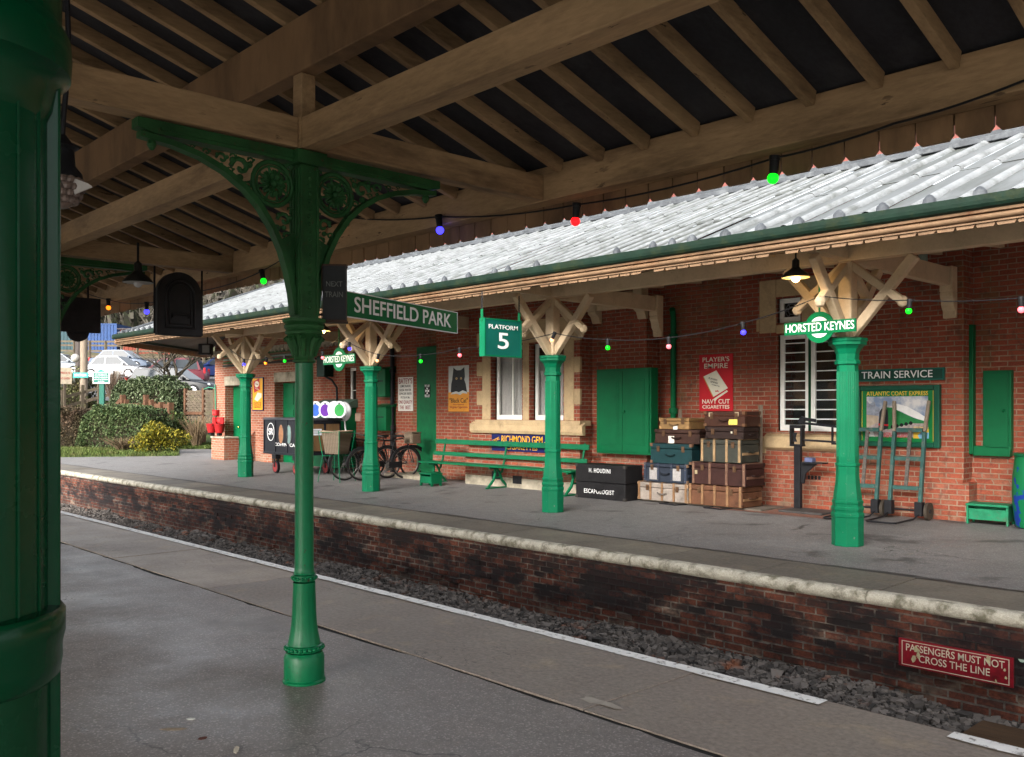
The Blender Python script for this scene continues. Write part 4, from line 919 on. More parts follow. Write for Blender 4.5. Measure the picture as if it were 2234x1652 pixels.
chip = M("bare chipped enamel", (.38,.34,.2), .7, .4, 30); random.seed(2)
for cx_, cz_, s in ((-.33,.68,.03),(-.36,.35,.028),(-.31,.5,.022),(.30,.83,.025),(.43,.55,.012),(.44,.3,.012),(-.05,.9,.012),(.36,.12,.014)):
    flat(o, 'chip', [(cx_*w_ + s*random.uniform(.4,1.1)*math.cos(k*.9), cz_*h_ + s*random.uniform(.6,1.6)*math.sin(k*.9)) for k in range(7)], chip, y=-.0045)
# pale round plate at the right end of the platform face
q = onY(2230, 1437, 8.12); o = thing('round_tag', "small pale disc fixed to the platform bricks at the right edge", "plate", q); flat(o, 'face', disc(0, 0, .03), M("pale green enamel", (.4,.5,.42), .5)); 
flat(o, 'rim', disc(0, 0, .034), signdg, y=.0, t=.01)

# ------------------------------------------------------------------ cupboards, pipes, electrical boxes
def cupboard(label, px0, px1, py0, py1, Y, dep, leaves):
    xa, xb = xat(px0, Y-dep), xat(px1, Y-dep); m_ = (px0+px1)/2; z1, z0 = zat(m_, py0, Y-dep), zat(m_, py1, Y-dep)
    o = thing('wall_cupboard', label, "cupboard", ((xa+xb)/2, Y-dep, z0)); w_ = xb-xa; h_ = z1-z0
    MB().box(-w_/2, w_/2, .02, dep-.003, 0, h_).build('carcass', greenw, o, bevel=.006)
    for k in range(leaves):
        a = -w_/2 + .03 + (w_-.06)*k/leaves; b = a + (w_-.06)/leaves - .008
        g = MB(); g.box(a, b, 0, .018, .04, h_-.04)
        if leaves > 1:
            for q in ((.09, .07),): g.box(a+q[0], b-q[0], -.006, .0, .16, h_-.2); g.box(a+q[0]+.03, b-q[0]-.03, -.012, -.006, .19, h_-.23)
        d_ = g.build('door', greenw, o, bevel=.005)
        if k == leaves-1: MB().ball((a+.05 if leaves > 1 else b-.05, -.02, h_*.5), .022).build('handle', greenw, d_, smooth=True)
    return o
cupboard("large green double-door wall cupboard right of the bay window", 1300, 1419, 804, 991, Y2, .22, 2)
cupboard("narrow green meter cupboard on the wall at the right edge", 2143, 2205, 808, 984, Y0, .12, 1)
def pipe(name, label, pts, r, mat, collars=()):
    o = thing(name, label, "pipe", pts[0]); b = Vector(pts[0])
    MB().tube([Vector(p)-b for p in pts], r, 10).build('tube', mat, o, smooth=True)
    for p in collars: MB().lathe([(r*1.5,-.05),(r*1.5,.05)], 12, Vector(p)-b).build('collar', mat, o, bevel=.008)
    return o
a = onY(1468, 660, Y2-.0); xw = xat(1468, Y1-.1)
pipe('downpipe', "round green downpipe running down the wall behind the suitcases", [(xw+.12, Y1-.28, 3.42), (xw+.05, Y1-.16, 3.30), (xw, Y1-.09, 3.15), (xw, Y1-.09, .6)], .052, greenw, [(xw, Y1-.09, 2.95), (xw, Y1-.09, 1.62)])
zb = zat(2113, 990, Y0); o = thing('square_conduit', "square green conduit running down the wall and under the meter cupboard", "pipe", (xat(2113, Y0-.06), Y0, zb))
x0_ = o.location.x; xe = xat(2207, Y0-.06) - x0_
g = MB(); g.box(-.08, .08, -.12, -.002, 0, 2.85-zb); g.box(-.18, -.08, -.12, -.002, 2.75-zb, 2.85-zb); g.box(-.25, -.12, -.16, -.002, 2.85-zb, 3.6-zb); g.build('riser', greenw, o, bevel=.01)
g = MB(); g.box(.082, xe, -.12, -.002, -.02, .12); g.build('base_run', greenw, o, bevel=.01)
xw = xat(855, Y1-.1); pipe('downpipe', "black downpipe standing beside the green boxes", [(xw, Y1-.09, 3.5), (xw, Y1-.09, .1)], .055, black, [(xw, Y1-.09, 2.6), (xw, Y1-.09, 1.2)])
for i, (px, py0, py1, px1) in enumerate(((816, 806, 866, 840), (815, 888, 940, 842))):
    a, b = xat(px, Y1-.3), xat(px1, Y1-.3); z1, z0 = zat(828, py0, Y1-.3), zat(828, py1, Y1-.3)
    o = thing('junction_box', ("upper", "larger lower")[i] + " green electrical box on the wall above the bicycles", "box", ((a+b)/2, Y1-.3, z0)); w_, h_ = b-a, z1-z0
    MB().box(-w_/2, w_/2, 0, .297, 0, h_).build('case', greenw, o, bevel=.01); MB().prism([(-.05,0),(.3,.0),(.3,.08)], (-w_/2-.03, 0, h_+.002), (0,1,0), (0,0,1), t=-(w_+.06)).build('hood', greenw, o)
    MB().box(-w_*.3, w_*.3, -.006, 0, h_*.55, h_*.6).build('slot', black, o)
xw = xat(822, Y1-.1); pipe('cable_conduit', "pair of thin black conduits rising above the green boxes", [(xw, Y1-.06, 3.5), (xw, Y1-.06, zat(828, 806, Y1-.06))], .02, black)
a, b = xat(690, Y1-.3), xat(707, Y1-.3); z1, z0 = zat(698, 777, Y1-.3), zat(698, 822, Y1-.3)
o = thing('floodlight', "dark green box lamp high on the left wall", "lamp", ((a+b)/2, Y1-.3, z0)); MB().box(-(b-a)/2, (b-a)/2, 0, .297, 0, z1-z0).build('case', M("dark case", (.01,.035,.025), .4), o, bevel=.02)
MB().tube([(.1,.1,0), (.35,.15,-.1), (.5,.2,-.3), (.5,.24,-1.3)], .03, 8).build('cable', black, o, smooth=True)
for k, (py, r) in enumerate(((772, .028), (780, .035), (787, .028), (794, .03))):
    z = zat(560, py, Y1-.1); xa, xb = xat(488, Y1-.1), xat(690, Y1-.1)
    pipe('wall_pipe', ("thin dark pipe highest", "pale grey pipe second", "dark pipe third", "black pipe lowest")[k] + " of the four running along the left wall top", [(xa, Y1-.08-.01*k, z), (xb, Y1-.08-.01*k, z+.02)], r, (greend, M("grey-green conduit", (.16,.2,.17), .5), greend, black)[k])
# ------------------------------------------------------------------ lamps
def shade_lamp(label, pos, r, lit, drop):
    o = thing('pendant_lamp', label, "lamp", pos)
    MB().lathe([(r,0),(r*.97,.012),(r*.72,.06),(r*.36,.10),(r*.27,.12),(r*.25,.20),(r*.12,.22),(.01,.23)], 28).build('shade', M("enamel shade", (.03,.03,.026), .35), o, smooth=True)
    MB().lathe([(r*.96,-.001),(r*.7,.05),(.03,.09)], 28).build('shade_lining', M("pale lining", (.75,.62,.35) if lit else (.3,.3,.28), .5), o, smooth=True)
    MB().ball((0,0,-.005), r*.3, 12, 8).build('bulb', emit("warm bulb", (1,.62,.16), 9) if lit else M("clear bulb", (.5,.5,.5), .1), o, smooth=True)
    MB().tube([(0,0,.22),(0,0,drop)], .012, 6).build('stem', black, o)
    if lit:
        l = bpy.data.lights.new("lamp_glow", 'POINT'); l.energy = 1.6; l.color = (1,.66,.3); l.shadow_soft_size = .05
        lo = bpy.data.objects.new("lamp_glow", l); col.objects.link(lo); lo.parent = o; lo.location = (0,0,-.09)
    return o
shade_lamp("lit yellow pendant lamp under the far canopy beside the right column", onY(1736, 606, 9.7), .165, True, .45)
shade_lamp("lit yellow pendant lamp behind the middle iron column's capital", onY(704, 722, 9.7), .165, True, .3)
shade_lamp("black pendant lamp with an unlit bulb under the near canopy", onD(301, 617, 9.6), .155, False, .42)
# lantern hanging behind the foreground pillar
q = onD(136, 455, 3.0); o = thing('hanging_lantern', "black lantern with a scaled glass globe hanging behind the big pillar", "lantern", q)
gl = MB(); pr = [(.012,0),(.03,.012),(.052,.045),(.058,.075),(.052,.10)]; gl.lathe(pr, 20)
for j, (r_, z) in enumerate(((.04,.026),(.052,.046),(.058,.066),(.056,.088))):
    for k in range(14): a = 2*math.pi*(k+.5*(j % 2))/14; gl.ball((r_*math.cos(a), r_*math.sin(a), z), .0135, 6, 4)
gl.build('globe', M("brown pebbled glass", (.16,.12,.10), .25, .2), o, smooth=True)
MB().lathe([(.062,.10),(.06,.115),(.04,.14),(.036,.19),(.05,.2),(.03,.215),(.012,.24)], 20).build('cap', black, o, smooth=True)
MB().tube([(0,0,.23),(.004,0,.30),(.012,0,.38),(.004,0,.46),(.02,0,.56),(.015,0,.72)], .009, 8).build('hose', black, o, smooth=True)
MB().prism([(0,.0),(.055,-.02),(.07,-.032),(.012,-.055)], (.042,-.03,.095), (1,0,0), (0,0,1), .006).build('flap', M("pale metal flap", (.45,.43,.4), .4), o)
o.rotation_euler.z = YAW
# horn speaker on the beam
q = onD(752, 192, 6.7); o = thing('loudspeaker', "round cream loudspeaker sitting above the long beam", "speaker", q, YAW+.25)
MB().lathe([(.072,0),(.078,.006),(.078,.02),(.07,.03),(.07,.22)], 28, axis='y').build('case', cream, o, smooth=True)
g = MB()
for r_ in (.02,.035,.05,.064): g.tube([(r_*math.cos(k*.2618), -.004, r_*math.sin(k*.2618)) for k in range(24)], .0025, 5, closed=True)
for k in range(12): a = k*.5236; g.tube([(0,-.005,0), (.066*math.cos(a), -.005, .066*math.sin(a))], .0018, 4)
g.build('grille', M("dusty grille", (.3,.26,.2), .6), o)
MB().tube([(0,.1,-.07),(0,.1,-.22)], .015, 6).build('stalk', black, o)
# arched board hanging from the far tie beam (seen from behind)
XB_ = C0-CSP; a, b = onX(345, 700, XB_), onX(441, 700, XB_); w_ = b.y-a.y; z0 = onX(395, 733, XB_).z; z1 = onX(395, 594, XB_).z; h_ = z1-z0
o = thing('arched_sign_back', "dark arched metal board hanging on rods from the far cross beam, seen from behind", "sign", (XB_, (a.y+b.y)/2, z0), R(90))
r_ = w_/2; dm = M("dark weathered metal", (.022,.021,.022), .45, .4, 5, .004)
poly = lambda e: [(-r_+e, e), (r_-e, e)] + [((r_-e)*math.cos(math.pi*k/16), h_-r_+(r_-e)*math.sin(math.pi*k/16)) for k in range(17)]
MB().prism(poly(0), (0,0,0), t=.10).build('case', dm, o, bevel=.01)
g = MB(); g.tube([(x, -.004, z) for x, z in poly(.09)], .016, 6, closed=True); g.tube([(x, -.006, z) for x, z in poly(.13)], .01, 6, closed=True); g.tube([(-.09,-.01,.2),(-.09,-.02,.24),(.09,-.02,.24),(.09,-.01,.2)], .014, 6); g.build('moulding', dm, o, smooth=True)
for s in (-1, 1): MB().tube([(s*(r_+.02), .05, 3.42-z0), (s*(r_+.02), .05, .02), (s*(r_-.01), .05, .02)], .012, 6).build('rod', black, o)
# dark board with a round hump behind the far bracket
q = onX(175, 725, -11.6); o = thing('hanging_board', "dark board with a rounded lower lobe hanging behind the left iron bracket", "sign", q, R(90))
MB().box(-.22, .24, 0, .06, 0, .42).build('board', dm, o, bevel=.006); flat(o, 'lobe', disc(.0, .02, .13), dm, y=.07, t=.03); MB().tube([(.1,.03,.42),(.1,.03,.72)], .012, 6).build('rod', black, o)
# box lantern hanging at the far end of the station canopy
q = onD(446, 774, 27.5); o = thing('box_lantern', "black square floodlamp hanging under the far end of the station canopy", "lamp", q, YAW)
MB().box(-.19, .19, 0, .25, 0, .33).build('case', black, o, bevel=.02); MB().box(-.06, .15, -.012, 0, .06, .28).build('lens', M("frosted lens", (.16,.16,.15), .3), o); MB().tube([(.05,.12,.33),(.05,.12,.75)], .02, 6).build('stem', black, o); MB().tube([(.1,.1,0),(.16,.1,-.1),(.19,.1,.02)], .012, 5).build('cable', black, o)
# bell by the canopy beam at right
q = onY(2010, 592, Y1-.55); o = thing('alarm_bell', "grey alarm bell under the canopy beam right of the column", "bell", q)
MB().lathe([(.13,0),(.13,.03),(.11,.09),(.05,.13),(.01,.135)], 20, axis='y').build('gong', M("grey bell", (.16,.2,.17), .4), o, smooth=True); MB().lathe([(.05,-.08),(.06,-.0),(.06,.16),(.03,.22)], 12, (0,.06,.12)).build('coil', M("grey-green coil", (.25,.32,.28), .4), o, smooth=True)

# ------------------------------------------------------------------ festoon lights
ec = {'r': emit("lit red bulb", (1,.006,.008), .9), 'g': emit("lit green bulb", (.004,.75,.012), .6), 'b': emit("lit blue bulb", (.03,.025,1), 1.3), 'o': emit("lit orange bulb", (1,.2,.01), .7), 'p': emit("lit pink bulb", (1,.13,.15), .6), 'w': emit("lit peach bulb", (1,.36,.16), .6)}
rubber = M("black rubber", (.012,.012,.013), .5)
def festoon(label, pts, bulbs, br=.031, sag=True):
    o = thing('festoon_lights', label, "string lights", pts[0], 0, "festoon light strings"); b0 = Vector(pts[0]); P_ = [Vector(p)-b0 for p in pts]
    path = []
    for a, b in zip(P_, P_[1:]):
        n = 8
        for k in range(n): 
            t = k/n; q = a.lerp(b, t); q.z -= .02*(b-a).length*4*t*(1-t) if sag else 0; path.append(q)
    path.append(P_[-1]); MB().tube(path, .0065, 6).build('cable', rubber, o, smooth=True)
    for p, c, tilt in bulbs:
        p = Vector(p)-b0; s = br/.031; mt = Matrix.Translation(p) @ Matrix.Rotation(tilt, 4, 'Y')
        h = MB().lathe([(.030*s,-.012*s),(.030*s,.012*s),(.022*s,.013*s)], 12).lathe([(.020*s,-.085*s),(.024*s,-.07*s),(.026*s,-.012*s)], 12).xf(mt).build('lamp_holder', rubber, o, smooth=True)
        MB().ball((0,0,-.108*s), br, 14, 10).xf(mt).build('bulb', ec[c], h, smooth=True)
n5 = lambda x, y: onY(x, y, 4.85)
nb = [(1690,345,'g',.1),(1258,447,'r',.1),(957,473,'b',-.15),(571,592,'g',-.35),(431,636,'r',0),(320,661,'b',0),(236,654,'o',-.1),(741,446,'o',.1)]
festoon("string of coloured bulbs along the near canopy edge above the track", [n5(2300,160), n5(2234,176), n5(1950,270), n5(1690,345), n5(1258,447), n5(957,473), n5(741,446+26), n5(571,592), n5(431,636), n5(320,661), n5(236,654), n5(150,620)], [(n5(x,y), c, t) for x, y, c, t in nb], .034)
f9 = lambda x, y: onY(x, y, 9.75)
fb = [(2228,650,'p',0),(1985,655,'g',.1),(1620,705,'b',-.1),(1459,737,'p',0),(1326,741,'g',0),(1210,727,'w',.5),(1003,760,'p',0),(918,774,'g',0),(826,774,'w',.4),(762,748,'b',-.1)]
festoon("string of coloured bulbs under the station canopy from the bicycles to the right edge", [f9(2300,648)] + [f9(x, y) for x, y, *_ in fb[:2]] + [f9(1790,646), f9(1620,705)] + [f9(x, y) for x, y, *_ in fb[3:]] + [f9(742,735), f9(700,766)], [(f9(x, y), c, t) for x, y, c, t in fb], .033)
fb2 = [(704,768,'p',0),(621,776,'g',0),(582,782,'o',.5),(532,784,'b',0)]
festoon("string of coloured bulbs between the two leftmost station columns", [f9(x, y) for x, y, *_ in fb2] + [f9(500,760)], [(f9(x, y), c, t) for x, y, c, t in fb2], .033)
# ------------------------------------------------------------------ green bench
greenq = M("bench green", (.001,.105,.042), .42, .14, 4, .002, chip=((.12,.10,.07), 24, .66))
def bench():
    xa, xb = onY(914, 1015, 12.2).x, onY(1247, 1035, 12.2).x; L = xb-xa; yb = 12.2
    o = thing('platform_bench', "long green slatted bench with three iron legs under the bay window", "bench", ((xa+xb)/2, yb, fz(yb)+.0))
    g = MB(); 
    for y in (-.02, .115, .25): g.box(-L/2, L/2, y, y+.115, .43, .465)
    g.build('seat', greenq, o, bevel=.006)
    for z, y, h_ in ((.585, .40, .085), (.83, .455, .105)):
        MB().bar((-L/2+.02, y, z+h_/2), (L/2+.02, y, z+h_/2), .035, h_, (0,.18,1)).build('back_rail', greenq, o, bevel=.008)
    for x in (-L/2+.32, .02, L/2-.12):
        g = MB(); w_ = .05
        for s, e in ((1, .0), (-1, .46)):
            pts = [(x, .18+.03*(-s), .40), (x, .23-.06*s, .30), (x, .23-.11*s, .17), (x, .23-.25*s, .03)]
            for a, b in zip(pts, pts[1:]): g.bar(a, b, w_, .035, (0,1,0))
        g.box(x-w_/2, x+w_/2, -.08, .52, -.002, .03); g.box(x-.02, x+.02, -.0, .40, .395, .428); g.bar((x, .13, .22), (x, .33, .22), .03, .03)
        lg = g.build('leg', greenq, o, bevel=.006)
        g = MB(); g.bar((x+.0, .33, .30), (x, .41, .52), .04, .03, (0,1,0)); g.bar((x, .41, .52), (x, .50, .95), .04, .03, (0,1,0)); g.build('back_arm', greenq, lg, bevel=.005)
    return o
bench()
def step_stool(label, x, y, w_, d_, h_, mat, rz=0.0):
    o = thing('step_stool', label, "stool", (x, y, fz(y)), rz)
    MB().box(-w_/2-.02, w_/2+.02, -d_/2-.02, d_/2+.02, h_-.03, h_).build('top', mat, o, bevel=.006)
    for s in (-1, 1): MB().prism([(-d_/2,0),(-d_/2+.05,0),(-d_/2+.06,.05),(d_/2-.06,.05),(d_/2-.05,0),(d_/2,0),(d_/2,h_-.031),(-d_/2,h_-.031)], (s*w_/2-(.0125), 0, 0), (0,1,0), (0,0,1), -.025).build('side', mat, o)
    MB().box(-w_/2+.014, w_/2-.014, -d_/2+.008, -d_/2+.025, .06, h_-.07).build('front', mat, o, bevel=.004)
    MB().box(-w_/2+.014, w_/2-.014, d_/2-.03, d_/2-.01, .06, h_-.04).build('back', mat, o)
p = onZ(2150, 1146, fz(13.2)); wg = M("worn green timber", (.012,.16,.075), .6, .25, 8, .004, stain=((.09,.09,.06), 6, .55, .7, .6))
step_stool("low green wooden step stool beside the barrel at the right edge", p.x, p.y+.18, .50, .32, .28, wg, R(4))
p = onZ(935, 1060, fz(12.3)); step_stool("low green stool tucked beside the left end of the bench", p.x-.05, p.y+.1, .36, .28, .27, greenq)
# ------------------------------------------------------------------ luggage
def suitcase(name, label, px0, px1, pxs, z0, z1, yf, c, strap=None, n=0, lid=.68, corners=None, latch=True, tagc=None, c2=None, group=None, rz=0.0, hs=False, nodep=None):
    xa, xb = xat(px0, yf), xat(px1, yf); dep = nodep or max(.32, min(.95, onX(pxs, 900, xb).y - yf)); w_, h_ = xb-xa, z1-z0
    o = thing(name, label, "trunk" if 'trunk' in name else "suitcase", ((xa+xb)/2, yf, z0), rz, group)
    c = mul(c, .62); m_ = M(name+" leather", c, .6, .3, 6, .004, stain=(mul(c, .35), 4, .5, .72, .75), fine=.22)
    cor = M("scuffed corner", corners or mul(c, .6), .6, .3, 9, .003)
    zl = h_*lid
    MB().box(-w_/2, w_/2, 0, dep, .0, zl-.003).build('body', m_, o, bevel=.014, seg=3)
    MB().box(-w_/2-.004, w_/2+.004, -.004, dep+.004, zl+.003, h_).build('lid', m_ if not c2 else M(name+" lid", c2, .6, .3, 6, .004, fine=.2), o, bevel=.014, seg=3)
    if n:
        sm = M("wooden strap", strap, .55, .3, 8, .003)
        for k in range(n):
            x = -w_/2 + w_*(k+.5)/n if n > 1 else 0; x = -w_/2 + .03 + (w_-.06)*k/(n-1)
            g = MB(); g.box(x-.022, x+.022, -.016, -.004, .01, h_-.005); g.box(x-.022, x+.022, -.016, dep*.98, h_+.0005, h_+.012); s_ = g.build('strap', sm, o, bevel=.004)
            g = MB()
            for z in (.04, zl-.03, zl+.03, h_-.03): g.lathe([(.007,-.021),(.007,-.015)], 6, (x, 0, z), axis='y')
            g.build('stud', M("dull stud", (.2,.16,.1), .4, metal=.6), s_)
        g = MB()
        for z in (zl*.5,): g.box(w_/2+.001, w_/2+.012, .02, dep-.02, z-.02, z+.02)
        g.build('side_strap', sm, o, bevel=.003)
    g = MB(); e = .05
    for sx in (-1, 1):
        for za, zb in ((0, e), (h_-e, h_)):
            x0, x1 = (sx*(w_/2+.007), sx*(w_/2-e)); x0, x1 = min(x0, x1), max(x0, x1)
            g.box(x0, x1, -.009, e, za-.0, zb+(.004 if zb == h_ else 0))
            if sx > 0: g.box(w_/2-e, w_/2+.007, dep-e, dep+.008, za, zb+(.004 if zb == h_ else 0))
    g.build('corner', cor, o, bevel=.006)
    if latch:
        lm = M("rusty latch", (.10,.055,.03), .5, .35, 20, metal=.4)
        for x in (-.30*w_, .30*w_): g = MB(); g.box(x-.03, x+.03, -.014, -.002, zl-.05, zl+.045); g.box(x-.014, x+.014, -.022, -.013, zl-.035, zl+.01); g.build('latch', lm, o, bevel=.003)
    hm = M("handle leather", mul(c, .5), .5)
    z = zl*.62; pts = [(-.09,-.006,z),(-.08,-.03,z-.004),(0,-.036,z-.02),(.08,-.03,z-.004),(.09,-.006,z)]
    if hs: pts = [(w_/2+.004,dep*.3,z),(w_/2+.035,dep*.33,z-.005),(w_/2+.04,dep*.5,z-.02),(w_/2+.035,dep*.67,z-.005),(w_/2+.004,dep*.7,z)]
    MB().tube(pts, .013, 6).build('handle', hm, o, smooth=True)
    if tagc:
        for tx, tz, tw, th, tc in tagc: MB().box(tx*w_-tw/2, tx*w_+tw/2, -.0075, -.0045, tz*h_-th/2, tz*h_+th/2).build('luggage_label', M("paper label", tc, .7, .2, 30), o)
    return o
LG = "old luggage piled on the far platform"
yf = 12.42; b0 = fz(yf) + .035
paper = (.6,.55,.42)
Z6 = [b0, .435, .80, 1.175, 1.375, 1.615]
suitcase('trunk', "brown four-strap trunk at the foot of the right-hand stack of luggage", 1503, 1619, 1663, Z6[0], Z6[1]-.014, yf, (.17,.075,.04), (.20,.11,.055), 5, hs=True, lid=.75, group=LG)
suitcase('trunk', "dark maroon-brown trunk second from the bottom of the right stack", 1510, 1627, 1668, Z6[1], Z6[2]-.014, yf, (.055,.022,.018), (.14,.075,.05), 4, hs=True, tagc=[(-.42,.55,.05,.06,(.3,.25,.15))], lid=.78, group=LG)
suitcase('trunk', "dark grey trunk with pale wooden bands in the middle of the right stack", 1529, 1617, 1656, Z6[2], Z6[3]-.014, yf+.02, (.06,.062,.05), (.26,.17,.09), 4, hs=True, lid=.8, group=LG)
suitcase('suitcase', "thin dark suitcase just under the topmost brown one on the right stack", 1539, 1622, 1656, Z6[3], Z6[4]-.004, yf+.04, (.042,.024,.02), None, 0, hs=True, tagc=[(.2,.55,.03,.03,paper)], lid=.6, group=LG)
suitcase('suitcase', "brown suitcase with a yellow label topmost on the right stack", 1536, 1625, 1659, Z6[4], Z6[5], yf+.03, (.085,.035,.022), None, 0, lid=.7, corners=(.12,.06,.03), tagc=[(.22,.3,.16,.085,(.7,.6,.12)),(-.33,.78,.07,.07,(.4,.33,.22)),(.31,.82,.07,.07,(.4,.33,.22))], group=LG)
Z5 = [b0, .415, .735, 1.075, 1.315, 1.50]
suitcase('trunk', "off-white two-tone trunk at the foot of the left-hand stack of luggage", 1392, 1500, 1504, Z5[0], Z5[1]-.014, yf+.02, (.40,.34,.29), (.2,.11,.055), 5, lid=.72, corners=(.3,.2,.12), group=LG, nodep=.55)
suitcase('trunk', "blue trunk with grey patches second from the bottom of the left stack", 1405, 1499, 1511, Z5[1], Z5[2]-.004, yf+.03, (.035,.045,.065), (.028,.035,.055), 4, lid=.8, corners=(.2,.12,.07), tagc=[(-.25,.45,.2,.2,(.28,.26,.25)),(.25,.45,.2,.2,(.30,.28,.27))], group=LG, nodep=.55)
suitcase('trunk', "dark teal metal trunk with rusty edges in the middle of the left stack", 1419, 1509, 1526, Z5[2], Z5[3]-.004, yf+.04, (.012,.05,.055), None, 0, lid=.74, corners=(.12,.06,.035), group=LG, nodep=.6)
suitcase('suitcase', "dark brown case with a torn white sticker under the tan one on the left stack", 1429, 1526, 1537, Z5[3], Z5[4]-.004, yf+.06, (.06,.028,.02), None, 0, lid=.72, tagc=[(-.12,.28,.12,.12,(.62,.58,.5))], group=LG, nodep=.5)
suitcase('suitcase', "small tan suitcase topmost on the left stack", 1439, 1503, 1534, Z5[4], Z5[5], yf+.08, (.36,.21,.085), None, 0, lid=.72, corners=(.3,.17,.07), tagc=[(.05,.12,.09,.07,(.72,.72,.7))], group=LG, nodep=.5)
o = suitcase('trunk', "large black trunk lettered H.HOUDINI ESCAPOLOGIST", 1256, 1364, 1401, fz(12.2), 1.0-.35+.02, 12.2, (.018,.017,.018), None, 0, lid=.48, corners=(.04,.035,.03), latch=False, group=LG)
T(o, "H. HOUDINI", .0, .50, .075, white, w=.50, y=-.0065, bold=.001, sp=1.12); T(o, "ESCAPOLOGIST", -.02, .13, .075, white, w=.70, y=-.0065, bold=.001, sp=1.12)
# the flat barrow under the cases: floor, bent iron feet and two handles
xa, xb = xat(1396, yf), xat(1655, yf); o = thing('flat_barrow', "flat timber barrow lying under the two stacks of luggage", "barrow", ((xa+xb)/2, yf+.1, fz(yf))); w_ = xb-xa
MB().box(-w_/2, w_/2, -.02, .65, .008, .03).build('floor', M("grey barrow timber", (.12,.1,.08), .8, .3, 6, .004), o)
for x in (-.26*w_, .12*w_): MB().tube([(x,.0,.012),(x-.04,-.22,.014),(x+.30,-.26,.014),(x+.36,.0,.012)], .011, 6).build('foot_iron', black, o, smooth=True)
for px, py in ((1660, 884), (1484, 894)):
    a = onY(px, py, 13.2); lx, lz = a.x-o.location.x, a.z-o.location.z
    MB().bar((lx-.03, .70, .03), (lx, 13.2-o.location.y, lz), .05, .07).build('handle', M("worn handle", (.2,.16,.12), .7), o, bevel=.012)
# ------------------------------------------------------------------ weighing machine
q = onZ(1741, 1106, fz(13.1)); q.y = 13.05; q.x = xat(1741, 13.05); o = thing('weighing_machine', "black iron platform scale with a balance arm under the louvred window", "scale", (q.x, q.y, fz(13.05)))
MB().box(-.10, .62, -.42, .12, .0, .035).build('platform', M("iron plate", (.05,.047,.045), .55, .3, 8, .003), o, bevel=.01)
g = MB(); g.box(-.055, .055, -.035, .035, .035, 1.02); g.prism([(0,0),(.0,.32),(.28,.32),(.22,.28),(.08,.16),(.05,0)], (.056,-.02,.42), (1,0,0), (0,0,1), .04); g.build('pillar', black, o, bevel=.006)
MB().box(.1, .45, -.1, .1, .74, .76).build('shelf', black, o); MB().box(.14, .27, -.06, .06, .762, .83).build('weight', M("blue-grey weight", (.10,.12,.22), .4), o, bevel=.01)
g = MB(); g.box(-.12, .10, -.05, .05, 1.36-.08, 1.38-.05); g.box(-.12, -.09, -.05, .05, 1.02, 1.28); g.box(.06, .09, -.05, .05, 1.02, 1.28); g.box(-.12, .10, -.05, .05, 1.0, 1.03)
g.prism([(-.06,.0),(.02,.0),(-.005,.06),(.02,.14),(-.06,.14),(-.035,.06)], (0,-.055,1.07), t=-.02); g.build('head', black, o, bevel=.004)
g = MB(); g.bar((.0,0,1.37),(.78,0,1.30),.03,.035); g.ball((.8,0,1.30),.03); g.bar((.05,0,1.37),(.1,0,1.45),.06,.09); g.bar((.08,0,1.43),(.3,0,1.40),.035,.05)
g.box(.56, .58, -.02, .02, 1.04, 1.32); g.bar((.08,0,1.10),(.62,0,1.08),.03,.03); g.box(.58,.66,-.02,.02,1.04,1.07); g.box(.64,.66,-.02,.02,1.04,1.25); g.build('balance_arm', black, o, bevel=.004)
g = MB(); a = onZ(1500, 1120, .07); g.add([(q.x-1.25,12.35,fz(12.35)+.006),(q.x+.9,12.35,fz(12.35)+.006),(q.x+.9,13.38,fz(13.38)+.006),(q.x-1.25,13.38,fz(13.38)+.006)], [(0,1,2,3)])
g.build('brick_paving', brick("worn red paving brick", (.16,.07,.05), (.22,.11,.08), (.14,.12,.1), .2, .1, .008), kind='structure')
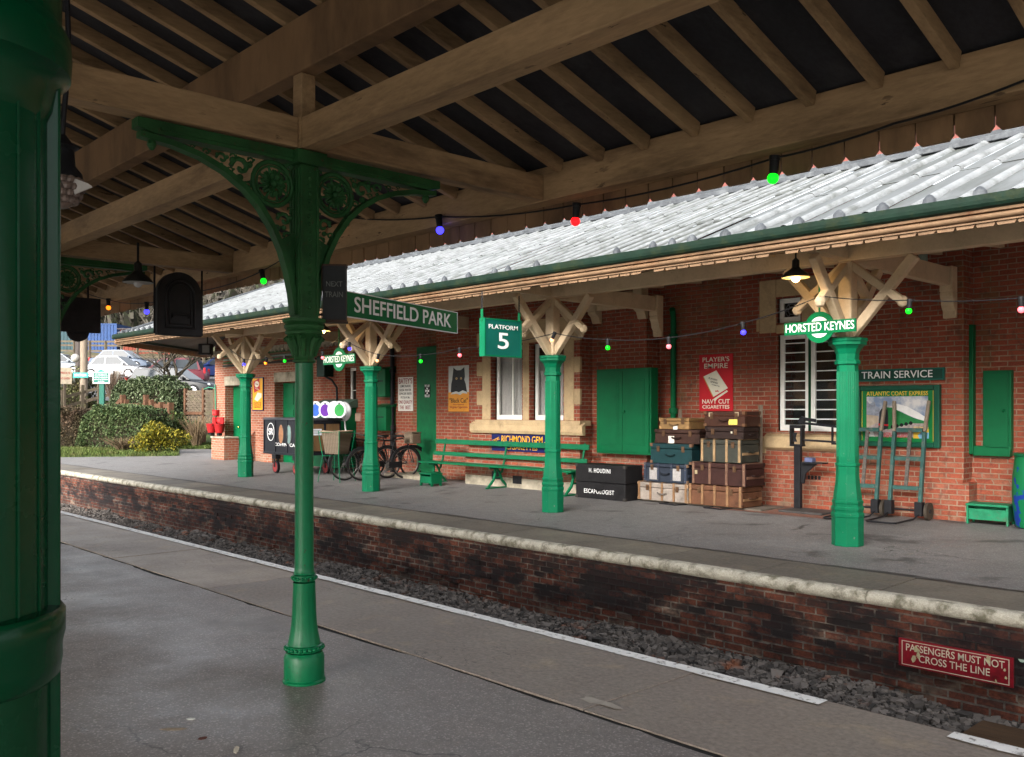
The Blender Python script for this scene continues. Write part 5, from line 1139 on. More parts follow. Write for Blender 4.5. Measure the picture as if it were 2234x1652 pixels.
# ------------------------------------------------------------------ sack trucks
tw = M("dark green-blue truck timber", (.03,.085,.075), .55, .3, 8, .003, stain=((.14,.12,.1), 12, .55, .7, .8)); hg = M("worn bare grip", (.24,.19,.14), .7, .2, 12)
def sack_truck(label, pxl, pxr, first=None):
    yb, yt = 13.12, 13.36; xa, xb = xat(pxl, yb), xat(pxr, yb); w_ = xb-xa
    o = thing('sack_truck', label, "sack truck", ((xa+xb)/2, yb, fz(yb)), 0, "sack trucks leaning on the wall")
    dy = yt-yb; Hh = 1.70
    for s in (-1, 1):
        pt = lambda f, k=0: (s*(w_/2 + .035*max(0, (f-.72)/.28)), dy*f + k, .09 + (Hh-.09)*f)
        g = MB(); g.bar(pt(0), pt(.72), .05, .065, (0,1,0)); r_ = g.build('stile', tw, o, bevel=.008)
        g = MB(); g.bar(pt(.722), pt(1), .045, .06, (0,1,0)); g.build('grip', hg, r_, bevel=.014)
        MB().box(s*w_/2-.055, s*w_/2+.055, -.06, .06, .06, .26).build('shoe', black, o, bevel=.01)
        wh = MB().lathe([(.06,-.02),(.125,-.022),(.125,.022),(.06,.02)], 20, (s*(w_/2+.10), .06, .13), axis='x').build('wheel', M("old iron wheel", (.05,.04,.03), .6, .3), o, smooth=True)
        MB().lathe([(.03,-.035),(.03,.035)], 10, (s*(w_/2+.10), .06, .13), axis='x').build('hub', black, wh)
    MB().tube([(-w_/2-.1,.06,.13),(w_/2+.1,.06,.13)], .016, 8).build('axle', black, o)
    for f in (.22, .48, .735): MB().box(-w_/2+.03, w_/2-.03, dy*f-.02, dy*f+.02, .09+(Hh-.09)*f-.03, .09+(Hh-.09)*f+.03).build('rung', tw, o, bevel=.006)
    MB().bar((.0, dy*.2-.005, .09+1.6*.2), (.02, dy*.74-.02, .09+1.6*.735), .05, .02, (0,1,0)).build('centre_strap', M("flaking strap", (.09,.08,.07), .6, .5, 30), o)
    MB().tube([(-w_/2,-.02,.09),(-w_/2,-.20,.03),(-w_/2+.01,-.74,.02),(-w_/2+.05,-.78,.02),(w_/2-.05,-.78,.02),(w_/2-.01,-.74,.02),(w_/2,-.20,.03),(w_/2,-.02,.09)], .014, 6).build('toe_iron', black, o, smooth=True)
    return o
t1 = sack_truck("sack truck leaning on the wall nearest the step stool", 1940, 2006)
dup(t1, (xat(1875, 13.0), 13.06, fz(13.06)), label="sack truck partly hidden behind the right canopy column")
# ------------------------------------------------------------------ barrel
def barrelm():
    m, t, p = nodes("barrel green with blue patches"); v = coord(t); sx = t.nodes.new("ShaderNodeSeparateXYZ"); t.links.new(v, sx.inputs[0])
    n_ = math_(t, 'MULTIPLY_ADD', sx.outputs[2], -.16, noise(t, v, 9, 4, .55)); t.links.new(mixc(t, ramp(t, n_, .485, .50), (.006,.13,.045), (.01,.03,.22)), p.inputs['Base Color']); p.inputs['Roughness'].default_value = .35; return m
q = onZ(2250, 1158, fz(12.9)); o = thing('barrel', "green plastic barrel with blue patches at the right edge", "barrel", (q.x-.02, q.y+.25, fz(12.9)))
bm_ = barrelm(); MB().lathe([(.20,0),(.235,.02),(.25,.06),(.278,.3),(.285,.5),(.278,.7),(.25,.93),(.245,.95),(.25,.955)], 40).build('body', bm_, o, smooth=True); MB().lathe([(.262,.956),(.266,.97),(.262,.995),(.24,1.0),(.02,.985)], 40).build('lid', M("lid green", (.006,.10,.04), .3), o, smooth=True)
# ------------------------------------------------------------------ coffin carrier
xa, xb = xat(571, 11.4), xat(676, 11.4); L = xb-xa; yd = .88; zb, zt = .50, 1.37
o = thing('coffin_carrier', "black four-wheeled box cart lettered SR COFFIN CARRIER", "cart", ((xa+xb)/2, 11.4, fz(11.4)), R(-3))
cb = M("scratched black panel", (.012,.013,.017), .4, .3, 5, .002, stain=((.12,.12,.13), 14, .66, .74, .8)); br_ = M("varnished brown panel", (.13,.075,.035), .5, .3, 5, .003, sc=(1,1,.4))
MB().box(-L/2, L/2, 0, yd, zb, zt-.04).build('body', cb, o, bevel=.01)
g = MB(); g.box(-L/2-.03, L/2+.05, -.03, yd+.03, zt-.038, zt+.0); g.box(-L/2-.01, L/2+.03, -.01, yd+.01, zt+.002, zt+.02); g.build('roof', M("tarred roof", (.05,.052,.06), .35, .3), o, bevel=.01)
g = MB()
for x in (-L/2+.02, -L*.22, L*.06, L*.32, L/2-.02): g.box(x-.02, x+.02, -.018, -.002, zb+.01, zt-.045)
g.box(-L/2, L/2, -.022, -.002, zb-.03, zb+.03); g.build('batten', cb, o, bevel=.004)
for a, b in ((.04, .42), (.47, .85)): MB().box(L/2+.001, L/2+.02, a, b, zb+.1, zt-.12).build('end_panel', br_, o, bevel=.006)
g = MB()
for y in (.02, .445, .86): g.box(L/2+.001, L/2+.032, y-.02, y+.02, zb, zt-.05)
g.box(L/2+.001, L/2+.03, 0, yd, zt-.115, zt-.05); g.build('end_frame', cb, o)
pn = MB().box(L/2+.021, L/2+.026, .10, .36, .98, 1.13).build('notice', M("white card", (.6,.62,.66), .6, .1, 40), o)
for i in range(3): MB().box(L/2+.0265, L/2+.0275, .14, .32, 1.09-.035*i, 1.10-.035*i).build('notice_line', dimw, pn)
lp = M("painted lamp glow", (.30,.14,.07), .4, .4, 6); tl = M("tinted oval", (.12,.18,.17), .3, .5, 5)
for x, m_ in ((-.5*L+.98, lp), (-.5*L+1.40, tl), (-.5*L+1.85, lp)): 
    MB().prism(disc(x, .98, .12, .23, 20), (0,-.006,0), t=-.005).build('oval_window', m_, o)
    MB().tube([(x+.125*math.cos(k*.314), -.006, .98+.235*math.sin(k*.314)) for k in range(20)], .008, 5, closed=True).build('oval_rim', M("dull rim", (.12,.11,.10), .5), o)
T(o, "COFFIN  CARRIER", -L/2+1.42, .72, .075, white, w=1.62, y=-.0065, bold=.003); T(o, "SR", -L/2+.40, 1.03, .16, white, w=.26, y=-.0065, bold=.005)
MB().tube([(-L/2+.40+.19*math.cos(k*.262), -.005, 1.03+.22*math.sin(k*.262)) for k in range(24)], .008, 5, closed=True).build('ring_emblem', white, o)
for x in (-L/2+.62, L/2-.62):
    for y in (.04, yd-.04):
        g = MB(); g.lathe([(.14,-.035),(.155,-.03),(.155,.03),(.14,.035)], 24, (x, y, .155), axis='y'); wh = g.build('wheel', black, o, smooth=True)
        MB().lathe([(.125,-.037),(.13,.037)], 20, (x, y, .155), axis='y').build('disc', M("red wheel disc", (.22,.03,.03), .5), wh, smooth=True)
        g = MB()
        for s in (-1, 1): g.bar((x, y+.05*s, .155), (x, y+.05*s, .36), .05, .016, (0,1,0))
        g.box(x-.10, x+.10, y-.07, y+.07, .36, zb-.031); g.build('fork', black, wh)
MB().tube([(L/2, .44, zb-.03), (L/2+.15, .44, .36), (L/2+.4, .40, .30)], .02, 6).build('drawbar', black, o, smooth=True)
# painted discs standing on the cart roof
for i, (px, c) in enumerate(((692, (.03,.10,.42)), (711, (.10,.02,.24)), (741-13, (.5,.5,.5)), (737, (.03,.25,.06)))):
    q = onY(px, 899, 11.75); o = thing('painted_disc', ("blue", "purple", "plain white", "green")[i] + " bauble painted on a white disc standing on the coffin carrier", "disc", (q.x, 11.7+.03*i, fz(11.4)+zt+.024), R(18), "bauble discs on the coffin carrier")
    flat(o, 'disc', disc(0, .2, .2), M("white disc", (.6,.6,.62), .5), t=.02, y=0); 
    if i != 2: flat(o, 'bauble', disc(0, .18, .145), M("bauble %d" % i, c, .5), y=-.004); MB().box(-.03, .03, -.004, .001, .325, .36).build('bauble_cap', dimw, o)
q = onY(758, 950, 12.3); z1 = onY(752, 898, 12.3).z; o = thing('lollipop_sign', "round white signal disc with black letter on a white stick beside the cart", "sign", (q.x, 12.3, q.z), R(12))
MB().bar((.0,0,-.3), (-.12,0,z1-q.z-.05), .035, .02, (0,1,0)).build('stick', M("white stick", (.55,.56,.58), .5), o); flat(o, 'disc', disc(-.14, z1-q.z, .235), M("white disc", (.6,.6,.62), .5), y=.012, t=.02); flat(o, 'disc_rim', disc(-.14, z1-q.z, .245), dimw, y=.034, t=.004); T(o, "E", -.14, z1-q.z-.04, .2, blk, y=.006)
# ------------------------------------------------------------------ wicker basket on a green stand
q = onZ(722, 1052, fz(11.1)); o = thing('wicker_basket', "square wicker basket in a thin green metal stand beside the bicycles", "basket", (q.x, q.y+.15, fz(11.1)), R(20))
def wick():
    m, t, p = nodes("wicker"); v = coord(t); wv = t.nodes.new("ShaderNodeTexWave"); wv.bands_direction = 'Z'; wv.inputs['Scale'].default_value = 11; wv.inputs['Distortion'].default_value = 1.5; t.links.new(v, wv.inputs['Vector'])
    w2 = t.nodes.new("ShaderNodeTexWave"); w2.bands_direction = 'X'; w2.inputs['Scale'].default_value = 7; t.links.new(v, w2.inputs['Vector'])
    f = math_(t, 'MULTIPLY', wv.outputs['Fac'], w2.outputs['Fac']); t.links.new(mixc(t, f, (.10,.075,.05), (.30,.235,.17)), p.inputs['Base Color']); t.links.new(bump(t, f, .01), p.inputs['Normal']); p.inputs['Roughness'].default_value = .7; return m
g = MB(); a, b, h0, h1 = .18, .24, .62, 1.12
g.add([(-a,-a,h0),(a,-a,h0),(a,a,h0),(-a,a,h0),(-b,-b,h1),(b,-b,h1),(b,b,h1),(-b,b,h1),(-b+.02,-b+.02,h1),(b-.02,-b+.02,h1),(b-.02,b-.02,h1),(-b+.02,b-.02,h1),(-a+.02,-a+.02,h0+.02),(a-.02,-a+.02,h0+.02),(a-.02,a-.02,h0+.02),(-a+.02,a-.02,h0+.02)],
      [(3,2,1,0),(0,1,5,4),(1,2,6,5),(2,3,7,6),(3,0,4,7),(4,5,9,8),(5,6,10,9),(6,7,11,10),(7,4,8,11),(8,9,13,12),(9,10,14,13),(10,11,15,14),(11,8,12,15),(12,13,14,15)])
g.build('basket', wick(), o, recalc=True); MB().tube([(-b,-b,h1),(b,-b,h1),(b,b,h1),(-b,b,h1)], .018, 6, closed=True).build('rim', M("basket rim", (.3,.22,.15), .7), o)
g = MB()
for sx in (-1, 1):
    for sy in (-1, 1): g.tube([(sx*.30,sy*.28,0),(sx*.22,sy*.22,.58),(sx*.285,sy*.285,1.13)], .010, 6)
for z, e in ((.58,.22),(1.10,.28)): g.tube([(-e,-e,z),(e,-e,z),(e,e,z),(-e,e,z)], .009, 6, closed=True)
g.build('stand', greenb, o, smooth=True)
# ------------------------------------------------------------------ bicycles
bk = M("old black bicycle enamel", (.010,.010,.011), .35, .4, 12); chrm = M("dull steel", (.16,.15,.14), .4, .3, 12, metal=.7); lth = M("black leather saddle", (.015,.013,.012), .55, .3)
def bicycle(label):
    o = thing('bicycle', label, "bicycle", (0,0,0), 0, "old black bicycles"); r = .345; wb_ = 1.1      # local x forward, rear wheel at origin
    for x in (0, wb_):
        ty = MB().tube([(x+r*math.cos(k*.19635), 0, r+r*math.sin(k*.19635)+.015) for k in range(32)], .019, 8, closed=True).build('wheel', M("tyre rubber", (.016,.015,.015), .8), o, smooth=True)
        MB().tube([(x+(r-.026)*math.cos(k*.19635), 0, r+(r-.026)*math.sin(k*.19635)+.015) for k in range(32)], .010, 6, closed=True).build('rim', chrm, ty, smooth=True)
        g = MB()
        for k in range(18): a = k*.349; g.tube([(x+.02*math.cos(a+.7), .02*(-1)**k, r+.015+.02*math.sin(a+.7)), (x+(r-.03)*math.cos(a), 0, r+.015+(r-.03)*math.sin(a))], .0022, 4)
        g.lathe([(.022,-.045),(.022,.045)], 10, (x,0,r+.015), axis='y'); g.build('spokes', chrm, ty)
        MB().tube([(x+(r+.035)*math.cos(a), 0, r+.015+(r+.035)*math.sin(a)) for a in [R(q) for q in (range(-8, 175, 14) if x else range(5, 200, 14))]], [.022]*14, 6).build('mudguard', bk, o, smooth=True)
    c = r+.015; bb = (.46,0,.30); st = (.30,0,.86); hd = (.93,0,.92); h2 = (.96,0,.76)
    g = MB()
    for a, b, q in ((bb, st, .015), (st, hd, .014), (bb, h2, .016), (hd, h2, .019)): g.tube([a, b], q, 8)
    for s in (-1, 1): g.tube([(0,s*.05,c), (.24,s*.03,.31), bb], .010, 6); g.tube([(0,s*.05,c), (.27,s*.025,.72), st], .008, 6); g.tube([(.95,s*.0,.74), (.985,s*.045,.70), (wb_,s*.05,c)], .011, 6)
    g.build('frame', bk, o, smooth=True)
    g = MB(); g.tube([st, (.27,0,.97)], .013, 6); g.prism([(-.14,-.11),(-.10,-.115),(.0,-.05),(.12,-.02),(.16,0),(.12,.02),(.0,.05),(-.10,.115),(-.14,.11)], (.27,0,1.0), (1,0,0), (0,1,0), .045); g.build('saddle', lth, o, bevel=.015)
    g = MB(); g.tube([hd, (.915,0,1.02)], .013, 6); g.tube([(.74,-.27,.99),(.84,-.27,1.02),(.92,-.2,1.04),(.925,0,1.035),(.92,.2,1.04),(.84,.27,1.02),(.74,.27,.99)], .011, 6); g.build('handlebar', chrm, o, smooth=True)
    g = MB()
    for s in (-1, 1): g.tube([(.74,s*.27,.99),(.66,s*.27,.97)], .017, 8)
    g.build('grip', lth, o)
    g = MB(); g.lathe([(.09,-.006),(.09,.006)], 18, (.46,.05,.30), axis='y'); 
    for s in (-1, 1): g.bar((.46,s*.07,.30), (.46+s*.12,s*.07,.20), .016, .014); g.box(.46+s*.12-.04, .46+s*.12+.04, s*.11-.05, s*.11+.05, .185, .21)
    g.build('crank', chrm, o); MB().box(.12,.46,.045,.058,.26,.40).build('chain_case', bk, o, bevel=.01)
    MB().tube([(.03,-.1,c+.02),(-.02,-.09,r*2+.07),(-.18,-.09,r*2+.07),(-.18,.09,r*2+.07),(-.02,.09,r*2+.07),(.03,.1,c+.02)], .007, 6).build('carrier', bk, o, smooth=True)
    return o
def place(o, x0, y0, x1, y1, lean):
    o.location = (x0, y0, fz(y0)); o.rotation_euler = (lean, 0, math.atan2(y1-y0, x1-x0)); 
b1 = bicycle("old black bicycle with its front wheel beside the wicker basket stand"); place(b1, -17.35, 12.38, -17.45, 11.28, R(4))
b2 = dup(b1, (0,0,0), label="old black bicycle in the middle of the three, its front wheel just behind the first"); place(b2, -17.0, 12.62, -17.15, 11.5, R(-4))
b3 = dup(b1, (0,0,0), label="old black bicycle nearest the dark downpipe with its wheel against the wall"); place(b3, -17.55, 12.05, -17.45, 13.15, R(5))
pbx = thing('pannier_basket', "wicker hamper strapped over the rear wheel of a bicycle", "basket", (-17.0, 12.82, fz(12.6)+.77), R(0)); MB().box(-.17, .17, -.13, .13, .02, .26).build('hamper', wick(), pbx, bevel=.03); MB().box(-.18, .18, -.14, .14, .262, .285).build('lid', wick(), pbx, bevel=.01)
p = onZ(870, 1048, fz(12.8)); o = MB().box(p.x-1.15, p.x+.45, 12.55, 13.42, 0, .15).build('stone_step', stonel, None, bevel=.02); tag(o, "pale stone step below the dark downpipe and bicycles", "step")
# ------------------------------------------------------------------ fire buckets, boxes, brick pier
q = onY(487, 995, 13.2); xa = onY(460, 995, 12.9).x; pr_ = thing('brick_pier', "low brick pier under the red fire buckets at the left end of the building", "pier", (-27.2, 12.95, fz(13.1)))
MB().box(-.46, .42, 0, .49, -.1, .66).build('shaft', wall_l, pr_); MB().box(-.48, .44, -.03, .49, .662, .72).build('cap', stonel, pr_, bevel=.02)
zc = .73+fz(13.1)
for i, (px, lab) in enumerate(((462, "red fire bucket at the left on the brick pier"), (479, "red fire bucket at the right on the brick pier, by the corner"))):
    X = xat(px, 13.2); o = thing('fire_bucket', lab, "bucket", (X, 13.2, zc+.09), 0, "red fire buckets")
    MB().lathe([(.11,0),(.125,.01),(.17,.27),(.18,.275),(.18,.295),(.165,.295),(.12,.03)], 20).build('pail', redp, o, smooth=True); MB().prism(disc(0, .34, .11, .17, 16), (0,.1,0), t=-.02).build('hook_plate', redp, o)
    MB().tube([(-.17,0,.28),(-.15,-.06,.22),(0,-.1,.18),(.15,-.06,.22),(.17,0,.28)], .01, 6).build('handle', black, o, smooth=True)
    MB().box(-.06, .06, -.06, .06, -.088, -.001).build('foot', black, o)
    k = 0
xw_ = XLEFT
for lab, px, py0, py1, ww in (("red fire point box above the buckets", 480, 911, 924, .62), ("small red alarm box above the fire point", 478, 894, 907, .28)):
    z1, z0 = zat(px, py0, Y1-.1), zat(px, py1, Y1-.1); o = thing('fire_box', lab, "box", (XLEFT+.16, Y1-.12, z0)); MB().box(-.1, ww-.1, 0, .117, 0, z1-z0).build('case', redp, o, bevel=.012); MB().box(-.06, ww-.14, -.01, 0, .05, (z1-z0)-.05).build('front', M("red front", (.5,.03,.03), .3), o, bevel=.004)
q = onY(482, 862, Y1-.1); o = thing('hanging_bracket', "thin green iron bracket on the left corner of the building", "bracket", (XLEFT+.12, Y1-.03, q.z)); g = MB(); g.tube([(0,0,-.75),(0,-.02,.35)], .02, 6); g.tube([(0,-.02,.22),(-.3,-.1,.26),(-.62,-.12,.2)], .014, 6); g.build('iron', M("green iron", (.05,.22,.13), .5), o, smooth=True)
q = onY(722, 868, Y1-.3); o = thing('locker', "dark green sloping-topped locker on the wall behind the coffin carrier", "cupboard", (q.x, Y1-.5, fz(13))); MB().box(-.75, .75, 0, .497, .05, 1.62).build('case', greenw, o, bevel=.01); MB().prism([(-.08,0),(.497,.0),(.497,.22)], (-.82, 0, 1.622), (0,1,0), (0,0,1), t=-1.64).build('hood', M("grey-green hood", (.09,.16,.12), .5), o); MB().box(.15, .55, -.01, 0, 1.2, 1.5).build('notice', M("pale notice", (.6,.66,.7), .6), o)

# bits of litter lying on the near platform
for i,(px,py,L,c,lab) in enumerate(((515,1637,.10,(.5,.45,.36),"pale feather lying on the near asphalt toward the bottom edge"),(378,1592,.14,(.24,.19,.14),"brown strip of bark on the asphalt by the big pillar"),(416,1570,.05,(.6,.6,.56),"small white scrap of paper on the near asphalt"),(442,1612,.05,(.10,.04,.03),"dark red dead leaf on the near asphalt"))):
    q = onZ(px, py, 0); o = MB().prism([(-L/2,0),(-L*.2,.014),(L*.3,.012),(L/2,.004),(L*.3,-.010),(-L*.2,-.012)], (0,0,.004), (1,0,0), (0,1,.15), .002).build(('feather','bark_strip','paper_scrap','leaf')[i], M("litter %d" % i, c, .8, .2, 40)); o.location = q; o.rotation_euler.z = R((-30, 50, 40, 80)[i]); tag(o, lab, ("feather","bark","paper","leaf")[i])
# ------------------------------------------------------------------ beyond the platform end
TZ = [(20,-.3),(30.6,-.02),(31.2,.10),(36,.14),(39,.35),(44,1.35),(47,2.2),(55,3.1),(60,3.6),(68,4.5),(85,6.9),(100,9),(160,25),(260,52),(330,60)]
def tz(d):
    for (a, za), (b, zb) in zip(TZ, TZ[1:]):
        if d <= b: return za + (zb-za)*max(0, (d-a))/(b-a)
    return TZ[-1][1]
def gnd(px, d, dz=0.0):
    p = onD(px, 893, d); p.z = tz(d) + dz; return p
def leafm(name, a, b, rough=.5, c=None, amt=.0):
    m, t, p = nodes(name); gi = t.nodes.new("ShaderNodeNewGeometry"); v = coord(t)
    cc = mixc(t, gi.outputs['Random Per Island'], a, b)
    if c: cc = mixc(t, math_(t, 'MULTIPLY', ramp(t, noise(t, v, 1.6, 4), .45, .65), amt), cc, c)
    t.links.new(cc, p.inputs['Base Color']); p.inputs['Roughness'].default_value = rough; return m
grassm = M("rough grass", (.05,.075,.018), .9, .35, 1.5, .02, stain=((.10,.075,.035), 1.2, .5, .7, .6), fine=.3)
def fan(name, mat, px0, px1, d0, d1, dz, npx=30, nd=40, jit=0.0):
    g = MB(); random.seed(31)
    for j in range(nd+1):
        d = d0 + (d1-d0)*(j/nd)**1.6
        for i in range(npx+1): g.add([gnd(px0+(px1-px0)*i/npx, d, dz + random.uniform(-jit, jit))], [])
    g.f = [(j*(npx+1)+i, j*(npx+1)+i+1, (j+1)*(npx+1)+i+1, (j+1)*(npx+1)+i) for j in range(nd) for i in range(npx)]
    return g.build(name, mat, kind='structure', smooth=True, recalc=False)
fan('grass_bank', grassm, -900, 392, 30.6, 47, 0, 40, 24, .02)
fan('grass_bank', grassm, 392, 462, 35.2, 47, 0, 8, 16, .02)
fan('path', asph_f, 388, 470, 30.9, 35.4, -.02, 6, 10)
fan('car_park', asphalt("wet car park", (.12,.115,.112), .5, .2), -900, 640, 46.4, 78, .05, 20, 20)
fan('hill', M("winter hillside", (.10,.085,.05), .95, .4, .12, 0, stain=((.06,.08,.03), .05, .45, .6, .7)), -1600, 900, 76, 330, 0, 40, 30, .3)
# grass blades
def blades(label, n, fpos, h0, h1, mat, w_=.012):
    g = MB(); random.seed(77)
    for i in range(n):
        p = fpos(); h_ = random.uniform(h0, h1); a = random.uniform(0, 6.28); dx, dy = math.cos(a)*w_, math.sin(a)*w_; lx, ly = random.uniform(-.5,.5)*h_, random.uniform(-.5,.5)*h_
        g.add([(p.x-dx,p.y-dy,p.z-.02),(p.x+dx,p.y+dy,p.z-.02),(p.x+lx,p.y+ly,p.z+h_)], [(0,1,2)])
    o = g.build('grass', mat, recalc=False, kind='stuff'); tag(o, label, "grass"); return o
def gpos():
    px = random.uniform(100, 388); d = random.uniform(30.9, 36.5); return gnd(px, d)
blades("mown grass verge in front of the clipped hedges", 9000, gpos, .05, .14, leafm("grass blades", (.025,.05,.008), (.085,.115,.025), .7, (.11,.085,.04), .5), .018)
blades("rough grass on the bank below the ivy fence", 5000, lambda: gnd(random.uniform(110, 262), random.uniform(39, 46)), .1, .3, leafm("tussock blades", (.05,.06,.015), (.14,.125,.05), .7), .025)
blades("grass patch beside the path and brick pier", 2500, lambda: gnd(random.uniform(392, 461), random.uniform(35.4, 37.5)), .05, .15, leafm("lawn blades", (.03,.055,.01), (.09,.115,.025), .7), .018)
# leafy masses
def leafmass(name, label, cat, base, size, n, ls, mat, core, rz=0.0, shape='box', stems=None, seed=1, group=None):
    """base: centre of the foot; size: (length, depth, height); many leaves through an uneven shell"""
    random.seed(seed); o = thing(name, label, cat, base, rz, group); L, Dp, Hh = size; g = MB()
    ph = [random.uniform(0, 6.28) for _ in range(6)]
    for i in range(n):
        if shape == 'box':
            u, v_, w_ = random.uniform(-1,1), random.uniform(-1,1), random.random()**.8
            ax = random.choice((0,0,1,2,2)); s = 1 - random.random()**2*.28
            if ax == 0: v_ = -s if random.random() < .7 else s
            elif ax == 1: u = s if random.random() < .5 else -s
            else: w_ = s
            e = max(abs(u), 0)**6 * .45; hh = Hh*(1 - e) * (1 + .045*math.sin(5*u*L/2+ph[0]) + .03*math.sin(11*u*L/2+ph[1]))
            rnd_ = 1 - .22*max(0, w_-.6)/.4
            p = Vector((u*L/2*(1 + .03*math.sin(7*w_+ph[2])), v_*Dp/2*rnd_*(1 + .10*math.sin(4*u*L/2+ph[3])*math.sin(5*w_+ph[4])), w_*hh))
        else:
            a = random.uniform(0, 6.28); ct = random.uniform(-.6, 1); st_ = math.sqrt(max(0, 1-ct*ct)); r_ = (1 - random.random()**2*.5)*(1 + .34*math.sin(3*a+ph[0])*st_ + .24*math.sin(5*ct+2*a+ph[1]))
            p = Vector((L/2*r_*st_*math.cos(a), Dp/2*r_*st_*math.sin(a), Hh*.45 + Hh*.55*r_*ct))
        s = ls*random.uniform(.6, 1.4); mt = Matrix.Rotation(random.uniform(0, 6.28), 3, 'Z') @ Matrix.Rotation(random.uniform(-1.1, 1.1), 3, 'X')
        q = [mt @ Vector(k) for k in ((0,-s,0),(s*.55,0,s*.12),(0,s,0),(-s*.55,0,s*.12))]
        g.add([p+k for k in q], [(0,1,2,3)])
    g.build('foliage', mat, o, recalc=False)
    if core:
        c = MB(); nL = 14
        if shape == 'box':
            pr = [(-.34*Dp,0),(-.38*Dp,.55*Hh),(-.25*Dp,.82*Hh),(.25*Dp,.82*Hh),(.38*Dp,.55*Hh),(.34*Dp,0)]; c.prism(pr, (-L*.45,0,0), (0,1,0), (0,0,1), t=-L*.9)
        else: c.ball((0,0,Hh*.45), 1, 10, 8); c.v = [(x*L*.3, y*Dp*.3, Hh*.45+(z-Hh*.45)*Hh*.35) for x, y, z in c.v]
        c.build('twigs', core, o)
    if stems:
        s_ = MB()
        for k in range(stems): 
            a = random.uniform(-.4,.4)*L; s_.tube([(a*.5, random.uniform(-.1,.1), 0), (a*.8, random.uniform(-.2,.2), Hh*.5), (a, random.uniform(-.3,.3)*Dp, Hh*.8)], [.03,.02,.01], 5)
        s_.build('stem', core or twigm, o)
    return o
twigm = M("dark twigs", (.03,.024,.015), .9, .3, 9)
def seg(pxa, pxb, d0, d1=None):
    a, b = gnd(pxa, d0), gnd(pxb, d1 or d0); m_ = (a+b)/2; m_.z = min(a.z, b.z); v = b-a; return m_, v.xy.length, math.atan2(v.y, v.x)
m_, L, rz = seg(200, 353, 36, 34.6); leafmass('clipped_hedge', "dark green clipped hedge with a rounded end beside the path", "hedge", m_, (L, 1.5, 1.62), 16000, .05, leafm("privet leaves", (.018,.04,.012), (.12,.155,.065), .5), twigm, rz, seed=2)
m_, L, rz = seg(80, 202, 36.6, 36); leafmass('clipped_hedge', "brown leafless clipped hedge continuing left of the green one", "hedge", m_, (L, 1.4, 1.55), 12000, .045, leafm("brown twiggy leaves", (.035,.022,.014), (.12,.08,.05), .7, (.025,.035,.01), .5), twigm, rz, seed=3)
leafmass('yellow_bush', "bright yellow-green variegated bush before the dark hedge", "bush", gnd(343, 32.3), (1.55, 1.1, 1.0), 3600, .05, leafm("variegated leaves", (.05,.07,.008), (.30,.24,.025), .6, (.03,.05,.008), .45), None, YAW, 'ball', 7, 4)
m_, L, rz = seg(259, 412, 41.5, 39.5); m_.z = .5; leafmass('ivy_hedge', "tall glossy ivy-covered hedge behind the wooden gate", "hedge", m_, (L, 1.5, 2.45), 17000, .065, leafm("ivy leaves", (.016,.034,.01), (.15,.18,.10), .38), twigm, rz, seed=5)
p = gnd(160, 44.5); p.z = 1.2; leafmass('ivy_clump', "ivy clump smothering the sloping fence at the left", "bush", p, (2.6, 1.2, 2.2), 6000, .07, leafm("ivy clump leaves", (.022,.035,.01), (.13,.13,.06), .45, (.11,.075,.03), .5), twigm, YAW, 'ball', None, 6)
leafmass('small_shrub', "low loose green shrub at the foot of the woven fence panel", "bush", gnd(388, 36.2), (1.4, 1.0, 1.3), 1500, .06, leafm("shrub leaves", (.02,.04,.01), (.10,.13,.04), .5), None, YAW, 'ball', 5, 7)
def dry(label, base, n, h_, sp, mat):
    o = thing('dried_stems', label, "shrub", base); g = MB(); random.seed(12)
    for k in range(n):
        a = random.uniform(0, 6.28); r_ = random.uniform(.1, 1)*sp; hh = h_*random.uniform(.6, 1.1); g.tube([(.15*r_*math.cos(a), .15*r_*math.sin(a), 0), (.5*r_*math.cos(a), .5*r_*math.sin(a), hh*.6), (r_*math.cos(a), r_*math.sin(a), hh)], [.012,.01,.006], 4)
    g.build('stem', mat, o)
dry("clump of dry straw-coloured stems against the woven fence", gnd(428, 35.9), 170, 1.15, .75, M("straw", (.17,.12,.07), .8, .3, 20))
dry("brown dead twigs at the foot of the yellow bush", gnd(268, 33.4), 120, .5, .9, M("dead twigs", (.1,.07,.04), .8, .3, 20))
p = gnd(247, 43.2); p.z += .9; dry("bare brown bramble twigs beside the green notice", p, 160, 1.3, 1.0, M("bramble", (.1,.07,.05), .8, .3, 20))
# bare tree
def tree(label, base, h_, seed, mat, lean, depth=5, r0=.12, br=3):
    random.seed(seed); o = thing('bare_tree', label, "tree", base); tr, cr = MB(), MB()
    def grow(p, dv, L, r_, lv):
        pts = [p]; q = p.copy(); v = dv.copy()
        for k in range(4):
            v = (v + Vector((random.uniform(-.3,.3), random.uniform(-.3,.3), random.uniform(-.08,.22)))).normalized(); q = q + v*L/4; pts.append(q.copy())
        (tr if lv < 1 else cr).tube(pts, [r_*(1-.12*k) for k in range(5)], 7 if lv < 2 else 4)
        if lv >= depth: return
        for k in range(br if lv < 3 else 3):
            a = random.uniform(0, 6.28); s = Vector((math.cos(a), math.sin(a), random.uniform(-.15,.7))).normalized()
            grow(pts[random.choice((2,3,4,4)) if lv else 4-(k % 2)], (v*.6 + s*.75).normalized(), L*random.uniform(.62,.85), r_*.55, lv+1)
    grow(Vector((0,0,0)), Vector(lean).normalized(), h_, r0, 0)
    tr.build('trunk', mat, o, smooth=True); cr.build('crown', mat, o, smooth=True)
barkm = M("wet bark", (.05,.042,.03), .7, .35, 8, .01)
